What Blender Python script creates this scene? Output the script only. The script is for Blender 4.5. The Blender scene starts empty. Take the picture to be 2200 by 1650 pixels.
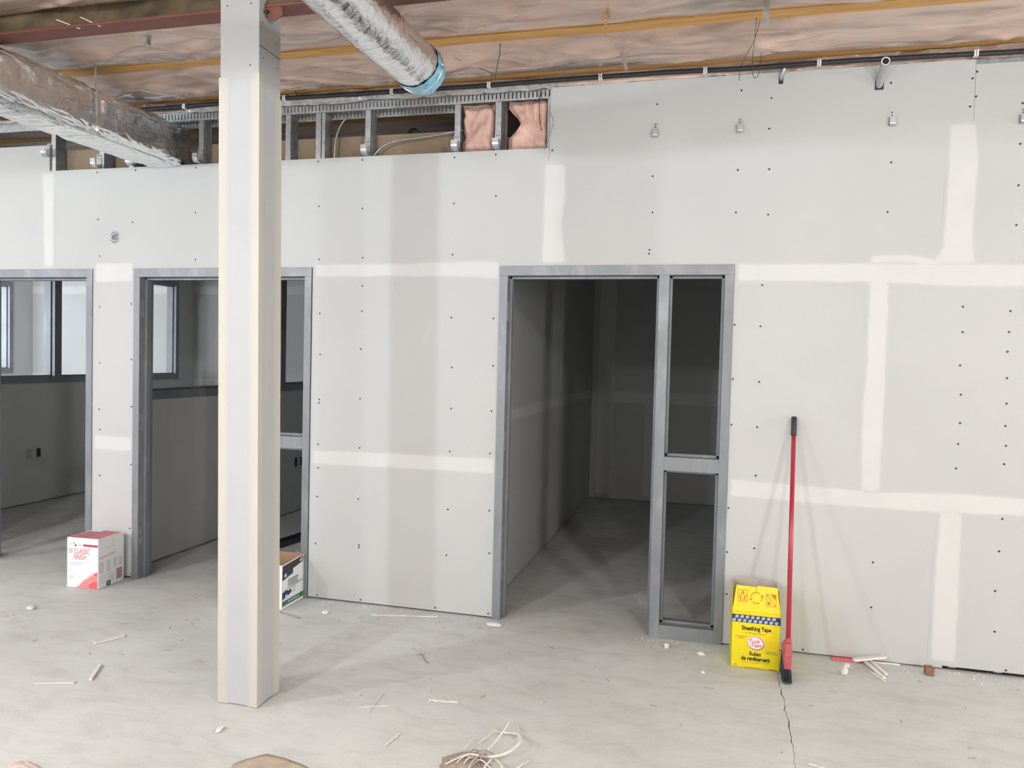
import bpy, bmesh, math, random
from mathutils import Vector, Matrix, noise

random.seed(7)
scene = bpy.context.scene
COL = scene.collection

# ------------------------------------------------------------------ camera
YAW, PITCH, ROLL = math.radians(14.566), math.radians(1.9238), math.radians(1.3792)
fw = Vector((-math.sin(YAW) * math.cos(PITCH), math.cos(YAW) * math.cos(PITCH), -math.sin(PITCH)))
r0 = Vector((math.cos(YAW), math.sin(YAW), 0))
u0 = r0.cross(fw)
rr = r0 * math.cos(ROLL) + u0 * math.sin(ROLL)
uu = -r0 * math.sin(ROLL) + u0 * math.cos(ROLL)
cam_d = bpy.data.cameras.new('camera')
cam_d.sensor_width = 36.0
cam_d.sensor_fit = 'HORIZONTAL'
cam_d.lens = 27.0
cam_d.clip_start = 0.05
cam = bpy.data.objects.new('camera', cam_d)
cm = Matrix.Identity(4)
for i in range(3):
    cm[i][0], cm[i][1], cm[i][2] = rr[i], uu[i], -fw[i]
cm[2][3] = 1.62
cam.matrix_world = cm
COL.objects.link(cam)
scene.camera = cam

# ------------------------------------------------------------------ world, daylight, exposure
w = bpy.data.worlds.new('overcast')
scene.world = w
w.use_nodes = True
w.node_tree.nodes['Background'].inputs[0].default_value = (0.80, 0.88, 1.0, 1)
w.node_tree.nodes['Background'].inputs[1].default_value = 0.8
vs = scene.view_settings
vs.view_transform = 'Standard'
vs.look = 'None'
vs.gamma = 1.0
vs.use_curve_mapping = False
vs.exposure = 0.07
scene.cycles.use_denoising = True
scene.cycles.max_bounces = 5
scene.cycles.diffuse_bounces = 4
scene.cycles.glossy_bounces = 3
scene.cycles.transparent_max_bounces = 6
scene.cycles.caustics_reflective = False
scene.cycles.caustics_refractive = False
scene.cycles.use_adaptive_sampling = True
scene.cycles.adaptive_threshold = 0.10
scene.cycles.adaptive_min_samples = 16
scene.cycles.sample_clamp_indirect = 6.0


def daylight(name, loc, aim, sx, sy, power, color):
    d = bpy.data.lights.new(name, 'AREA')
    d.shape = 'RECTANGLE'
    d.size, d.size_y = sx, sy
    d.energy = power
    d.color = color
    o = bpy.data.objects.new(name, d)
    COL.objects.link(o)
    o.location = loc
    o.rotation_euler = Vector(aim).to_track_quat('-Z', 'Y').to_euler()
    return o


# windows of the hall's rear wall (behind the camera) and of the far left office, plus added fills;
# sky light falls through them slightly downwards
REAR = -3.4
COOL, NEUT, WARM = (0.90, 0.95, 1.0), (1.0, 0.985, 0.96), (1.0, 0.97, 0.915)
WINS = [(-8.3, 1.4, 18, COOL), (-5.9, 1.4, 18, COOL), (-3.20, 1.2, 14, COOL), (-0.9, 1.2, 8, NEUT), (1.80, 1.2, 4, NEUT), (4.45, 0.5, 165, NEUT), (6.0, 1.0, 3, NEUT)]
for i, (wx, ww, pw, wc) in enumerate(WINS):
    daylight('daylight_window', (wx, REAR + 0.03, 1.80), (0, 1, -0.30), ww, 2.2, pw, wc)
daylight('end_fill_light', (-10.45, 0.0, 1.7), (1, 0.1, -0.3), 4.4, 2.2, 65, (0.88, 0.94, 1.0))  # unseen broad fill, added to brighten the hall from the left
daylight('end_fill_light', (6.95, 2.8, 1.7), (-1, -0.12, -0.3), 2.2, 2.2, 150, NEUT)  # unseen fill, added to lighten the column's right face
daylight('office_window_and_fill', (-9.75, 6.7, 1.9), (1, 0, 0), 3.6, 1.2, 70, (0.84, 0.91, 1.0))
daylight('office_window_and_fill', (-8.3, 4.8, 1.6), (0, 1, 0), 2.0, 1.7, 55, (0.86, 0.92, 1.0))  # added fill with no window here, brightens the far office's back wall

# ------------------------------------------------------------------ materials
MATS = {}


def new_mat(name):
    m = bpy.data.materials.new(name)
    m.use_nodes = True
    nt = m.node_tree
    b = nt.nodes['Principled BSDF']
    MATS[name] = m
    return m, nt, b


def nd(nt, t, **kw):
    n = nt.nodes.new(t)
    for k, v in kw.items():
        if k in n.inputs:
            n.inputs[k].default_value = v
        else:
            setattr(n, k, v)
    return n


def coords(nt, scale=(1, 1, 1), kind='Object'):
    tc = nd(nt, 'ShaderNodeTexCoord')
    mp = nd(nt, 'ShaderNodeMapping')
    mp.inputs['Scale'].default_value = scale
    nt.links.new(tc.outputs[kind], mp.inputs['Vector'])
    return mp.outputs['Vector']


def ramp(nt, src, stops):
    r = nd(nt, 'ShaderNodeValToRGB')
    el = r.color_ramp.elements
    while len(el) < len(stops):
        el.new(0.5)
    for e, (p, c) in zip(el, stops):
        e.position = p
        e.color = (*c, 1) if len(c) == 3 else c
    nt.links.new(src, r.inputs[0])
    return r.outputs[0]


def noise_tex(nt, vec, scale, detail=4, rough=0.55, dist=0.0):
    n = nd(nt, 'ShaderNodeTexNoise')
    n.inputs['Scale'].default_value = scale
    n.inputs['Detail'].default_value = detail
    n.inputs['Roughness'].default_value = rough
    n.inputs['Distortion'].default_value = dist
    nt.links.new(vec, n.inputs['Vector'])
    return n.outputs['Fac']


def bump(nt, b, h, strength, dist=0.01):
    bn = nd(nt, 'ShaderNodeBump')
    bn.inputs['Strength'].default_value = strength
    bn.inputs['Distance'].default_value = dist
    nt.links.new(h, bn.inputs['Height'])
    nt.links.new(bn.outputs[0], b.inputs['Normal'])
    return bn


def mixc(nt, fac, a, c, mode='MIX'):
    m = nd(nt, 'ShaderNodeMix')
    m.data_type = 'RGBA'
    m.blend_type = mode
    for sock, v in ((m.inputs[0], fac), (m.inputs[6], a), (m.inputs[7], c)):
        if hasattr(v, 'links'):
            nt.links.new(v, sock)
        elif isinstance(v, tuple):
            sock.default_value = (*v, 1)
        else:
            sock.default_value = v
    return m.outputs[2]


def simple(name, col, rough=0.6, metal=0.0, var=0.06, scale=8.0, bstr=0.0, bscale=60.0, spec=0.5, coat=0.0):
    m, nt, b = new_mat(name)
    v = coords(nt)
    f = noise_tex(nt, v, scale)
    lo = tuple(c * (1 - var) for c in col)
    hi = tuple(min(1, c * (1 + var)) for c in col)
    nt.links.new(ramp(nt, f, [(0.3, lo), (0.7, hi)]), b.inputs['Base Color'])
    b.inputs['Roughness'].default_value = rough
    b.inputs['Metallic'].default_value = metal
    b.inputs['Specular IOR Level'].default_value = spec
    b.inputs['Coat Weight'].default_value = coat
    b.inputs['Coat Roughness'].default_value = 0.15
    if bstr:
        bump(nt, b, noise_tex(nt, v, bscale, 5), bstr, 0.004)
    return m


BOARD_LO, BOARD_HI = (0.502, 0.515, 0.510), (0.535, 0.548, 0.543)
COMP_LO, COMP_HI = (0.598, 0.608, 0.597), (0.626, 0.636, 0.624)


def m_drywall():
    m, nt, b = new_mat('drywall_paper')
    v = coords(nt)
    f = noise_tex(nt, v, 1.1, 3)
    c1 = ramp(nt, f, [(0.3, BOARD_LO), (0.7, BOARD_HI)])
    g = noise_tex(nt, v, 260, 2)
    c2 = ramp(nt, g, [(0.3, (0.97, 0.97, 0.97)), (0.7, (1, 1, 1))])
    nt.links.new(mixc(nt, 1.0, c1, c2, 'MULTIPLY'), b.inputs['Base Color'])
    b.inputs['Roughness'].default_value = 0.85
    b.inputs['Specular IOR Level'].default_value = 0.25
    bump(nt, b, g, 0.05, 0.002)


def m_compound():
    # white filler thinning out to bare board at its feathered edges
    m, nt, b = new_mat('joint_compound')
    v = coords(nt)
    f = noise_tex(nt, v, 5, 4)
    white = ramp(nt, f, [(0.3, COMP_LO), (0.7, COMP_HI)])
    board = ramp(nt, noise_tex(nt, v, 1.1, 3), [(0.3, BOARD_LO), (0.7, BOARD_HI)])
    b.inputs['Roughness'].default_value = 0.82
    b.inputs['Specular IOR Level'].default_value = 0.22
    at = nd(nt, 'ShaderNodeAttribute')
    at.attribute_name = 'feather'
    g = noise_tex(nt, v, 14, 5, 0.6)
    ma = nd(nt, 'ShaderNodeMath', operation='MULTIPLY_ADD')
    nt.links.new(g, ma.inputs[0])
    ma.inputs[1].default_value = 0.45
    ma.inputs[2].default_value = -0.225
    ad = nd(nt, 'ShaderNodeMath', operation='ADD')
    nt.links.new(ma.outputs[0], ad.inputs[0])
    nt.links.new(at.outputs['Fac'], ad.inputs[1])
    mr = nd(nt, 'ShaderNodeMapRange', interpolation_type='SMOOTHSTEP')
    mr.inputs['From Min'].default_value = 0.22
    mr.inputs['From Max'].default_value = 0.95
    nt.links.new(ad.outputs[0], mr.inputs['Value'])
    nt.links.new(mixc(nt, mr.outputs[0], board, white), b.inputs['Base Color'])


def m_bead():
    # corner bead compound on the column: cream, feathering off to bare board
    m, nt, b = new_mat('corner_bead_compound')
    v = coords(nt)
    f = noise_tex(nt, v, 6, 4)
    nt.links.new(ramp(nt, f, [(0.3, (0.485, 0.475, 0.41)), (0.7, (0.51, 0.50, 0.435))]), b.inputs['Base Color'])
    b.inputs['Roughness'].default_value = 0.75
    src = b.inputs['Base Color'].links[0].from_socket
    at = nd(nt, 'ShaderNodeAttribute')
    at.attribute_name = 'feather'
    nt.links.new(mixc(nt, at.outputs['Fac'], (0.435, 0.44, 0.448), src), b.inputs['Base Color'])


def m_concrete():
    m, nt, b = new_mat('dusty_concrete')
    v = coords(nt)
    big = noise_tex(nt, v, 0.9, 5, 0.6)
    c1 = ramp(nt, big, [(0.28, (0.51, 0.54, 0.53)), (0.5, (0.58, 0.615, 0.608)), (0.72, (0.65, 0.685, 0.68))])
    mid = noise_tex(nt, coords(nt, (1, 2.2, 1)), 4.5, 6, 0.65, 0.8)
    c2 = ramp(nt, mid, [(0.30, (0.88, 0.875, 0.86)), (0.52, (1, 1, 1)), (0.75, (1.04, 1.04, 1.04))])
    c = mixc(nt, 1.0, c1, c2, 'MULTIPLY')
    # trowel / drag marks
    st = noise_tex(nt, coords(nt, (2.5, 14, 1)), 3.0, 4, 0.6, 1.5)
    c3 = ramp(nt, st, [(0.28, (0.90, 0.895, 0.885)), (0.40, (1, 1, 1))])
    c = mixc(nt, 0.5, c, c3, 'MULTIPLY')
    sp = noise_tex(nt, v, 95, 3)
    c4 = ramp(nt, sp, [(0.25, (0.84, 0.83, 0.81)), (0.42, (1, 1, 1))])
    c = mixc(nt, 0.8, c, c4, 'MULTIPLY')
    nt.links.new(c, b.inputs['Base Color'])
    b.inputs['Roughness'].default_value = 0.7
    b.inputs['Specular IOR Level'].default_value = 0.3
    bump(nt, b, mid, 0.12, 0.01)


def m_frame():
    m, nt, b = new_mat('primed_galvanized_frame')
    v = coords(nt, (1, 1, 0.45))
    f = noise_tex(nt, v, 5.5, 5, 0.6, 0.6)
    nt.links.new(ramp(nt, f, [(0.3, (0.19, 0.205, 0.222)), (0.55, (0.235, 0.252, 0.27)), (0.75, (0.33, 0.35, 0.365))]), b.inputs['Base Color'])
    b.inputs['Metallic'].default_value = 0.25
    b.inputs['Roughness'].default_value = 0.48


def m_galv():
    m, nt, b = new_mat('galvanized_steel')
    v = coords(nt)
    f = noise_tex(nt, v, 30, 4, 0.6, 0.4)
    nt.links.new(ramp(nt, f, [(0.3, (0.40, 0.42, 0.43)), (0.7, (0.60, 0.62, 0.63))]), b.inputs['Base Color'])
    b.inputs['Metallic'].default_value = 0.75
    b.inputs['Roughness'].default_value = 0.38


def m_foil():
    m, nt, b = new_mat('crinkled_foil')
    v = coords(nt, (1, 0.5, 1))
    a = noise_tex(nt, v, 20, 3, 0.55, 1.6)
    g = noise_tex(nt, coords(nt, (1, 3.0, 1)), 9, 5, 0.6, 2.0)
    ad = nd(nt, 'ShaderNodeMath', operation='ADD')
    nt.links.new(a, ad.inputs[0])
    nt.links.new(g, ad.inputs[1])
    nt.links.new(ramp(nt, g, [(0.3, (0.84, 0.845, 0.85)), (0.7, (0.93, 0.93, 0.93))]), b.inputs['Base Color'])
    b.inputs['Metallic'].default_value = 1.0
    b.inputs['Roughness'].default_value = 0.16
    bump(nt, b, ad.outputs[0], 0.30, 0.012)


def m_poly():
    # clear polyethylene vapour barrier over pink glass-fibre insulation
    m, nt, b = new_mat('poly_over_pink_insulation')
    v = coords(nt, (0.7, 1, 1))
    f = noise_tex(nt, v, 1.9, 5, 0.6, 0.8)
    c1 = ramp(nt, f, [(0.25, (0.27, 0.215, 0.175)), (0.40, (0.44, 0.325, 0.265)), (0.52, (0.56, 0.395, 0.325)), (0.64, (0.51, 0.425, 0.365)), (0.78, (0.66, 0.39, 0.26))])
    tw = nd(nt, 'ShaderNodeMapping')
    tc = nd(nt, 'ShaderNodeTexCoord')
    tw.inputs['Rotation'].default_value = (0, 0, 0.9)
    tw.inputs['Scale'].default_value = (1.0, 5.5, 1)
    nt.links.new(tc.outputs['Object'], tw.inputs['Vector'])
    g = noise_tex(nt, tw.outputs['Vector'], 1.7, 2, 0.5, 1.0)
    c2 = ramp(nt, g, [(0.28, (0.62, 0.61, 0.60)), (0.48, (1, 1, 1)), (0.70, (1.22, 1.2, 1.18))])  # shade and glints of the folds painted into the colour, following the bump
    c = mixc(nt, 1.0, c1, c2, 'MULTIPLY')
    nt.links.new(c, b.inputs['Base Color'])
    b.inputs['Roughness'].default_value = 0.38
    b.inputs['Specular IOR Level'].default_value = 0.5
    b.inputs['Coat Weight'].default_value = 0.6
    b.inputs['Coat Roughness'].default_value = 0.14
    bump(nt, b, g, 0.5, 0.04)


def m_batt():
    m, nt, b = new_mat('pink_glass_fibre')
    v = coords(nt)
    f = noise_tex(nt, v, 16, 6, 0.65, 0.6)
    nt.links.new(ramp(nt, f, [(0.28, (0.58, 0.33, 0.26)), (0.5, (0.74, 0.48, 0.41)), (0.75, (0.80, 0.60, 0.50))]), b.inputs['Base Color'])
    b.inputs['Roughness'].default_value = 0.95
    b.inputs['Specular IOR Level'].default_value = 0.1
    bump(nt, b, noise_tex(nt, v, 70, 6, 0.7), 0.6, 0.01)


def m_wood():
    m, nt, b = new_mat('spruce_flange')
    v = coords(nt, (0.6, 9, 9))
    f = noise_tex(nt, v, 4, 5, 0.6, 0.7)
    nt.links.new(ramp(nt, f, [(0.25, (0.42, 0.21, 0.06)), (0.5, (0.58, 0.32, 0.10)), (0.75, (0.66, 0.39, 0.145))]), b.inputs['Base Color'])
    b.inputs['Roughness'].default_value = 0.65


m_drywall(); m_compound(); m_bead(); m_concrete(); m_frame(); m_galv(); m_foil(); m_poly(); m_batt(); m_wood()
simple('column_board', (0.435, 0.44, 0.448), 0.8, var=0.03, scale=3)
simple('kraft_paper_back', (0.335, 0.255, 0.175), 0.9, var=0.08, scale=7)
simple('red_primer_steel', (0.165, 0.055, 0.042), 0.55, var=0.15, scale=9)
simple('wood_plate', (0.30, 0.21, 0.08), 0.7, var=0.25, scale=5)
simple('black_rubber', (0.022, 0.022, 0.026), 0.55, var=0.3, scale=25, bstr=0.3)
simple('white_plastic', (0.80, 0.80, 0.80), 0.4, var=0.02)
simple('dark_screw', (0.02, 0.02, 0.022), 0.5)
simple('dark_wire', (0.07, 0.06, 0.055), 0.5, metal=0.5)
simple('blue_film', (0.17, 0.43, 0.58), 0.25, var=0.3, scale=22, bstr=0.5, bscale=40, coat=0.5)
simple('plaster_white', (0.74, 0.73, 0.71), 0.85, var=0.05)
simple('wall_paint_plain', (0.55, 0.545, 0.535), 0.85, var=0.03, scale=2)
simple('red_plastic', (0.42, 0.018, 0.045), 0.3, var=0.08, coat=0.3)
simple('dusty_red_plastic', (0.48, 0.09, 0.11), 0.6, var=0.2, scale=30)
simple('bristle', (0.045, 0.062, 0.07), 0.55, var=0.3, scale=40)
simple('carton_white', (0.79, 0.79, 0.80), 0.5, var=0.02)
simple('carton_inside', (0.47, 0.44, 0.41), 0.85, var=0.06)
simple('carton_brown', (0.34, 0.22, 0.135), 0.85, var=0.08)
simple('carton_yellow', (0.80, 0.67, 0.008), 0.42, var=0.03)
simple('ink_black', (0.028, 0.022, 0.02), 0.5)
simple('ink_navy', (0.022, 0.034, 0.085), 0.5)
simple('ink_red', (0.60, 0.05, 0.05), 0.5)
simple('ink_magenta', (0.45, 0.05, 0.11), 0.5)
simple('ink_brown', (0.42, 0.18, 0.005), 0.5)
simple('ink_orange', (0.62, 0.17, 0.01), 0.5)
simple('ink_pink', (0.72, 0.25, 0.26), 0.5)
simple('ink_rose', (0.55, 0.18, 0.21), 0.5)
simple('ink_coral', (0.70, 0.12, 0.13), 0.5)
simple('ink_pale_pink', (0.74, 0.48, 0.49), 0.5)
simple('ink_grey', (0.42, 0.43, 0.45), 0.6)
simple('ink_pale_grey', (0.60, 0.60, 0.62), 0.6)
simple('ink_mauve', (0.40, 0.28, 0.33), 0.6)
simple('ink_green', (0.04, 0.17, 0.09), 0.5)
simple('ink_white', (0.82, 0.82, 0.84), 0.5)
simple('ink_pale_blue', (0.50, 0.56, 0.68), 0.5)
simple('dusty_card', (0.42, 0.36, 0.29), 0.9, var=0.15, scale=20)
simple('dusty_pink', (0.55, 0.44, 0.41), 0.95, var=0.15, scale=40, bstr=0.6)
simple('fibre_cream', (0.70, 0.66, 0.60), 0.85, var=0.1, scale=40)
simple('dust_tan', (0.36, 0.31, 0.26), 0.9, var=0.25, scale=50)
simple('block_wood', (0.24, 0.125, 0.075), 0.7, var=0.2, scale=30)
simple('plastic_film', (0.33, 0.31, 0.30), 0.28, var=0.35, scale=14, bstr=0.5, bscale=25, coat=0.6)
simple('dark_grey_steel', (0.20, 0.205, 0.21), 0.5)
simple('olive_film', (0.12, 0.092, 0.052), 0.25, var=0.5, scale=6, bstr=0.4, bscale=18, coat=0.7)
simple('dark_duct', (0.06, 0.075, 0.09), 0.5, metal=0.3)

# ------------------------------------------------------------------ mesh helpers


class MB:
    def __init__(self):
        self.v, self.f, self.mi, self.fe = [], [], [], []

    def add(self, verts, faces, mi=0, feather=None):
        o = len(self.v)
        self.v += [tuple(p) for p in verts]
        self.f += [tuple(i + o for i in f) for f in faces]
        self.mi += [mi] * len(faces)
        self.fe += feather if feather is not None else [1.0] * len(verts)
        return self

    def box(self, x0, x1, y0, y1, z0, z1, mi=0, front_mi=None):
        vs = [(x0, y0, z0), (x1, y0, z0), (x1, y1, z0), (x0, y1, z0), (x0, y0, z1), (x1, y0, z1), (x1, y1, z1), (x0, y1, z1)]
        fs = [(0, 3, 2, 1), (4, 5, 6, 7), (0, 1, 5, 4), (1, 2, 6, 5), (2, 3, 7, 6), (3, 0, 4, 7)]
        self.add(vs, fs, mi)
        if front_mi is not None:
            self.mi[-4] = front_mi
        return self

    def tube(self, pts, rad, n=8, caps=True, mi=0):
        pts = [Vector(p) for p in pts]
        rads = rad if isinstance(rad, (list, tuple)) else [rad] * len(pts)
        vs, fs = [], []
        t = (pts[1] - pts[0]).normalized()
        up = Vector((0, 0, 1)) if abs(t.z) < 0.9 else Vector((1, 0, 0))
        a = t.cross(up).normalized()
        for i, p in enumerate(pts):
            if i == 0:
                t = (pts[1] - pts[0])
            elif i == len(pts) - 1:
                t = (pts[-1] - pts[-2])
            else:
                t = (pts[i + 1] - pts[i - 1])
            t.normalize()
            a = (a - t * a.dot(t)).normalized()
            c = t.cross(a)
            for k in range(n):
                an = 2 * math.pi * k / n
                vs.append(p + (a * math.cos(an) + c * math.sin(an)) * rads[i])
        for i in range(len(pts) - 1):
            for k in range(n):
                k2 = (k + 1) % n
                fs.append((i * n + k, i * n + k2, (i + 1) * n + k2, (i + 1) * n + k))
        if caps:
            fs.append(tuple(range(n - 1, -1, -1)))
            fs.append(tuple((len(pts) - 1) * n + k for k in range(n)))
        return self.add(vs, fs, mi)

    def prism(self, poly, axis, lo, hi, mi=0):
        """poly: 2-D outline, extruded along axis ('x','y','z') from lo to hi."""
        def P(a, b, c):
            return {'x': (c, a, b), 'y': (a, c, b), 'z': (a, b, c)}[axis]
        n = len(poly)
        vs = [P(a, b, lo) for a, b in poly] + [P(a, b, hi) for a, b in poly]
        fs = [(i, (i + 1) % n, n + (i + 1) % n, n + i) for i in range(n)]
        fs += [tuple(range(n - 1, -1, -1)), tuple(range(n, 2 * n))]
        return self.add(vs, fs, mi)

    def grid(self, fn, nu, nv, mi=0, feather=None):
        vs = [fn(i / nu, j / nv) for i in range(nu + 1) for j in range(nv + 1)]
        fs = [(i * (nv + 1) + j, (i + 1) * (nv + 1) + j, (i + 1) * (nv + 1) + j + 1, i * (nv + 1) + j + 1) for i in range(nu) for j in range(nv)]
        fe = [feather(i / nu, j / nv) for i in range(nu + 1) for j in range(nv + 1)] if feather else None
        return self.add(vs, fs, mi, fe)

    def build(self, name, mats, parent=None, smooth=False, bevel=0.0, fix=True):
        me = bpy.data.meshes.new(name)
        me.from_pydata(self.v, [], self.f)
        mats = mats if isinstance(mats, (list, tuple)) else [mats]
        for m in mats:
            me.materials.append(MATS[m])
        me.polygons.foreach_set('material_index', self.mi)
        if any(x != 1.0 for x in self.fe):
            at = me.attributes.new('feather', 'FLOAT', 'POINT')
            at.data.foreach_set('value', self.fe)
        if fix:
            bm = bmesh.new()
            bm.from_mesh(me)
            bmesh.ops.recalc_face_normals(bm, faces=bm.faces)
            bm.to_mesh(me)
            bm.free()
        if smooth:
            me.polygons.foreach_set('use_smooth', [True] * len(me.polygons))
        me.update()
        o = bpy.data.objects.new(name, me)
        COL.objects.link(o)
        if parent is not None:
            o.parent = parent
        if bevel:
            bv = o.modifiers.new('bevel', 'BEVEL')
            bv.width = bevel
            bv.segments = 2
            bv.limit_method = 'ANGLE'
        return o


def tag(o, label=None, cat=None, group=None, kind=None):
    if label:
        o['label'] = label
    if cat:
        o['category'] = cat
    if group:
        o['group'] = group
    if kind:
        o['kind'] = kind
    return o


def empty(name, loc=(0, 0, 0), rz=0.0, **kw):
    o = bpy.data.objects.new(name, None)
    o.empty_display_size = 0.1
    COL.objects.link(o)
    o.location = loc
    o.rotation_euler = (0, 0, rz)
    return tag(o, **kw)


def nz(x, y, z=0.0):
    return noise.noise(Vector((x, y, z)))


def smooth01(t):
    t = max(0.0, min(1.0, t))
    return t * t * (3 - 2 * t)


# ------------------------------------------------------------------ the setting
WY = 4.543            # face of the long partition
LEFT, RIGHT, BACK = -10.5, 7.0, 8.95
ROOF = 3.50

# floor: two pours with an open shrinkage crack between them
fl = MB()
crack = []
y = -6.2
k = 0
while y < 9.3:
    crack.append((0.383 + 0.012 * nz(y * 1.7, 3.1) + 0.006 * random.uniform(-1, 1), y))
    y += 0.035 if 2.5 < y < 4.8 else 0.25
n = len(crack)
wd = [0.0006 + 0.0032 * max(0, nz(c[1] * 14, 9.2) + 0.25) for c in crack]
lft = [(x - a, yy, 0) for (x, yy), a in zip(crack, wd)]
rgt = [(x + a, yy, 0) for (x, yy), a in zip(crack, wd)]
for side, edge, ex in (('l', lft, LEFT - 0.2), ('r', rgt, RIGHT + 0.2)):
    vs, fs = [], []
    for (x, yy, z) in edge:
        vs += [(ex, yy, 0), (x, yy, 0), (x, yy, -0.03)]
    for i in range(n - 1):
        a, b2 = i * 3, (i + 1) * 3
        if side == 'l':
            fs += [(a, a + 1, b2 + 1, b2), (a + 1, a + 2, b2 + 2, b2 + 1)]
        else:
            fs += [(a + 1, a, b2, b2 + 1), (a + 2, a + 1, b2 + 1, b2 + 2)]
    fl.add(vs, fs)
fl.box(LEFT - 0.2, RIGHT + 0.2, -6.2, 9.25, -0.10, -0.03)
floor = tag(fl.build('floor', 'dusty_concrete', fix=False), 'dusty pale concrete floor slab with a dark crack', 'floor', kind='structure')

# rear, left and right walls of the hall (behind and beside the camera)
rw = MB()
xs = LEFT
for cx, ww, _p, _c in WINS:
    rw.box(xs, cx - ww / 2, REAR - 0.15, REAR, 0, ROOF)
    rw.box(cx - ww / 2, cx + ww / 2, REAR - 0.15, REAR, 0, 0.65)
    rw.box(cx - ww / 2, cx + ww / 2, REAR - 0.15, REAR, 2.95, ROOF)
    xs = cx + ww / 2
rw.box(xs, RIGHT, REAR - 0.15, REAR, 0, ROOF)
tag(rw.build('wall_rear', 'wall_paint_plain'), 'plain pale wall with windows behind the viewer', 'wall', kind='structure')
lw = MB()
lw.box(LEFT - 0.15, LEFT, REAR, -2.3, 0, ROOF).box(LEFT - 0.15, LEFT, 2.3, BACK, 0, ROOF).box(LEFT - 0.15, LEFT, -2.3, 2.3, 0, 0.45).box(LEFT - 0.15, LEFT, -2.3, 2.3, 2.95, ROOF)
tag(lw.build('wall_left', 'wall_paint_plain'), 'plain pale end wall with a wide opening added for fill light', 'wall', kind='structure')
tag(MB().box(RIGHT, RIGHT + 0.15, REAR, 1.7, 0, ROOF).box(RIGHT, RIGHT + 0.15, 3.9, BACK, 0, ROOF).box(RIGHT, RIGHT + 0.15, 1.7, 3.9, 0, 0.5).box(RIGHT, RIGHT + 0.15, 1.7, 3.9, 2.9, ROOF).build('wall_right', 'wall_paint_plain'), 'plain pale end wall on the right of the hall', 'wall', kind='structure')  # opening cut only to go with the added fill light
wb = MB().box(LEFT, RIGHT, BACK, BACK + 0.12, 0.012, ROOF).build('wall_back', 'drywall_paper')
tag(wb, 'grey drywall at the far end of the dark rooms', 'wall', kind='structure')


BANDS = []


def compound(rows, parent, off, plane='y', base=WY, fl_=0.032, fe_=0.02, sgn=-1, name='joint_compound'):
    """rows: list of (pt_a, pt_b) pairs across a band, each pt = (s, z) on the plane. Built later, all together."""
    BANDS.append(dict(rows=rows, parent=parent, off=off, plane=plane, base=base, fl=fl_, fe=fe_, sgn=sgn, name=name, seed=random.uniform(0, 50)))


def band_feather(bd, s, z):
    """how thick the filler of one band is at a point of its wall plane (0..1)"""
    rows = bd['rows']
    c0 = [(r[0][0] + r[1][0]) / 2 for r in rows]
    c1 = [(r[0][1] + r[1][1]) / 2 for r in rows]
    ax = 0 if abs(c0[-1] - c0[0]) > abs(c1[-1] - c1[0]) else 1
    q, o = ((s, z), (z, s))[ax]
    cc = (c0, c1)[ax]
    d = 1 if cc[-1] > cc[0] else -1
    e = min(d * (q - cc[0]), d * (cc[-1] - q))
    if e < 0:
        return 0.0
    for i in range(len(rows) - 1):
        if d * cc[i] <= d * q <= d * cc[i + 1]:
            t = (q - cc[i]) / (cc[i + 1] - cc[i])
            a = rows[i][0][1 - ax] * (1 - t) + rows[i + 1][0][1 - ax] * t
            b2 = rows[i][1][1 - ax] * (1 - t) + rows[i + 1][1][1 - ax] * t
            lo, hi = min(a, b2), max(a, b2)
            lo += 0.005 * nz(q * 7, bd['seed'])
            hi += 0.005 * nz(q * 7, bd['seed'] + 9)
            f = smooth01(min(o - lo, hi - o) / bd['fl'])
            return f * (smooth01(e / bd['fe']) if bd['fe'] else 1)
    return 0.0


def build_compound():
    for bd in BANDS:
        mates = [x for x in BANDS if x['plane'] == bd['plane'] and x['base'] == bd['base']]
        rows = bd['rows']
        L = []
        for i in range(len(rows) - 1):
            (a0, b0), (a1, b1) = rows[i], rows[i + 1]
            k = max(3, int(math.hypot(a1[0] - a0[0], a1[1] - a0[1]) / 0.03))
            for j in range(k):
                t = j / k
                L.append((tuple(a0[q] * (1 - t) + a1[q] * t for q in (0, 1)), tuple(b0[q] * (1 - t) + b1[q] * t for q in (0, 1))))
        L.append(rows[-1])
        nL, nW = len(L) - 1, 16
        pts = [[(a[0] + (b2[0] - a[0]) * j / nW, a[1] + (b2[1] - a[1]) * j / nW) for j in range(nW + 1)] for a, b2 in L]
        m = MB()
        h = bd['sgn'] * bd['off']

        def fn(u, t):
            s_, z_ = pts[round(u * nL)][round(t * nW)]
            return (s_, bd['base'] + h, z_) if bd['plane'] == 'y' else (bd['base'] + h, s_, z_)

        def fe(u, t):
            s_, z_ = pts[round(u * nL)][round(t * nW)]
            return min(0.999, max(band_feather(x, s_, z_) for x in mates))
        m.grid(fn, nL, nW, feather=fe)
        m.build(bd['name'], 'joint_compound', bd['parent'], fix=False)


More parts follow.
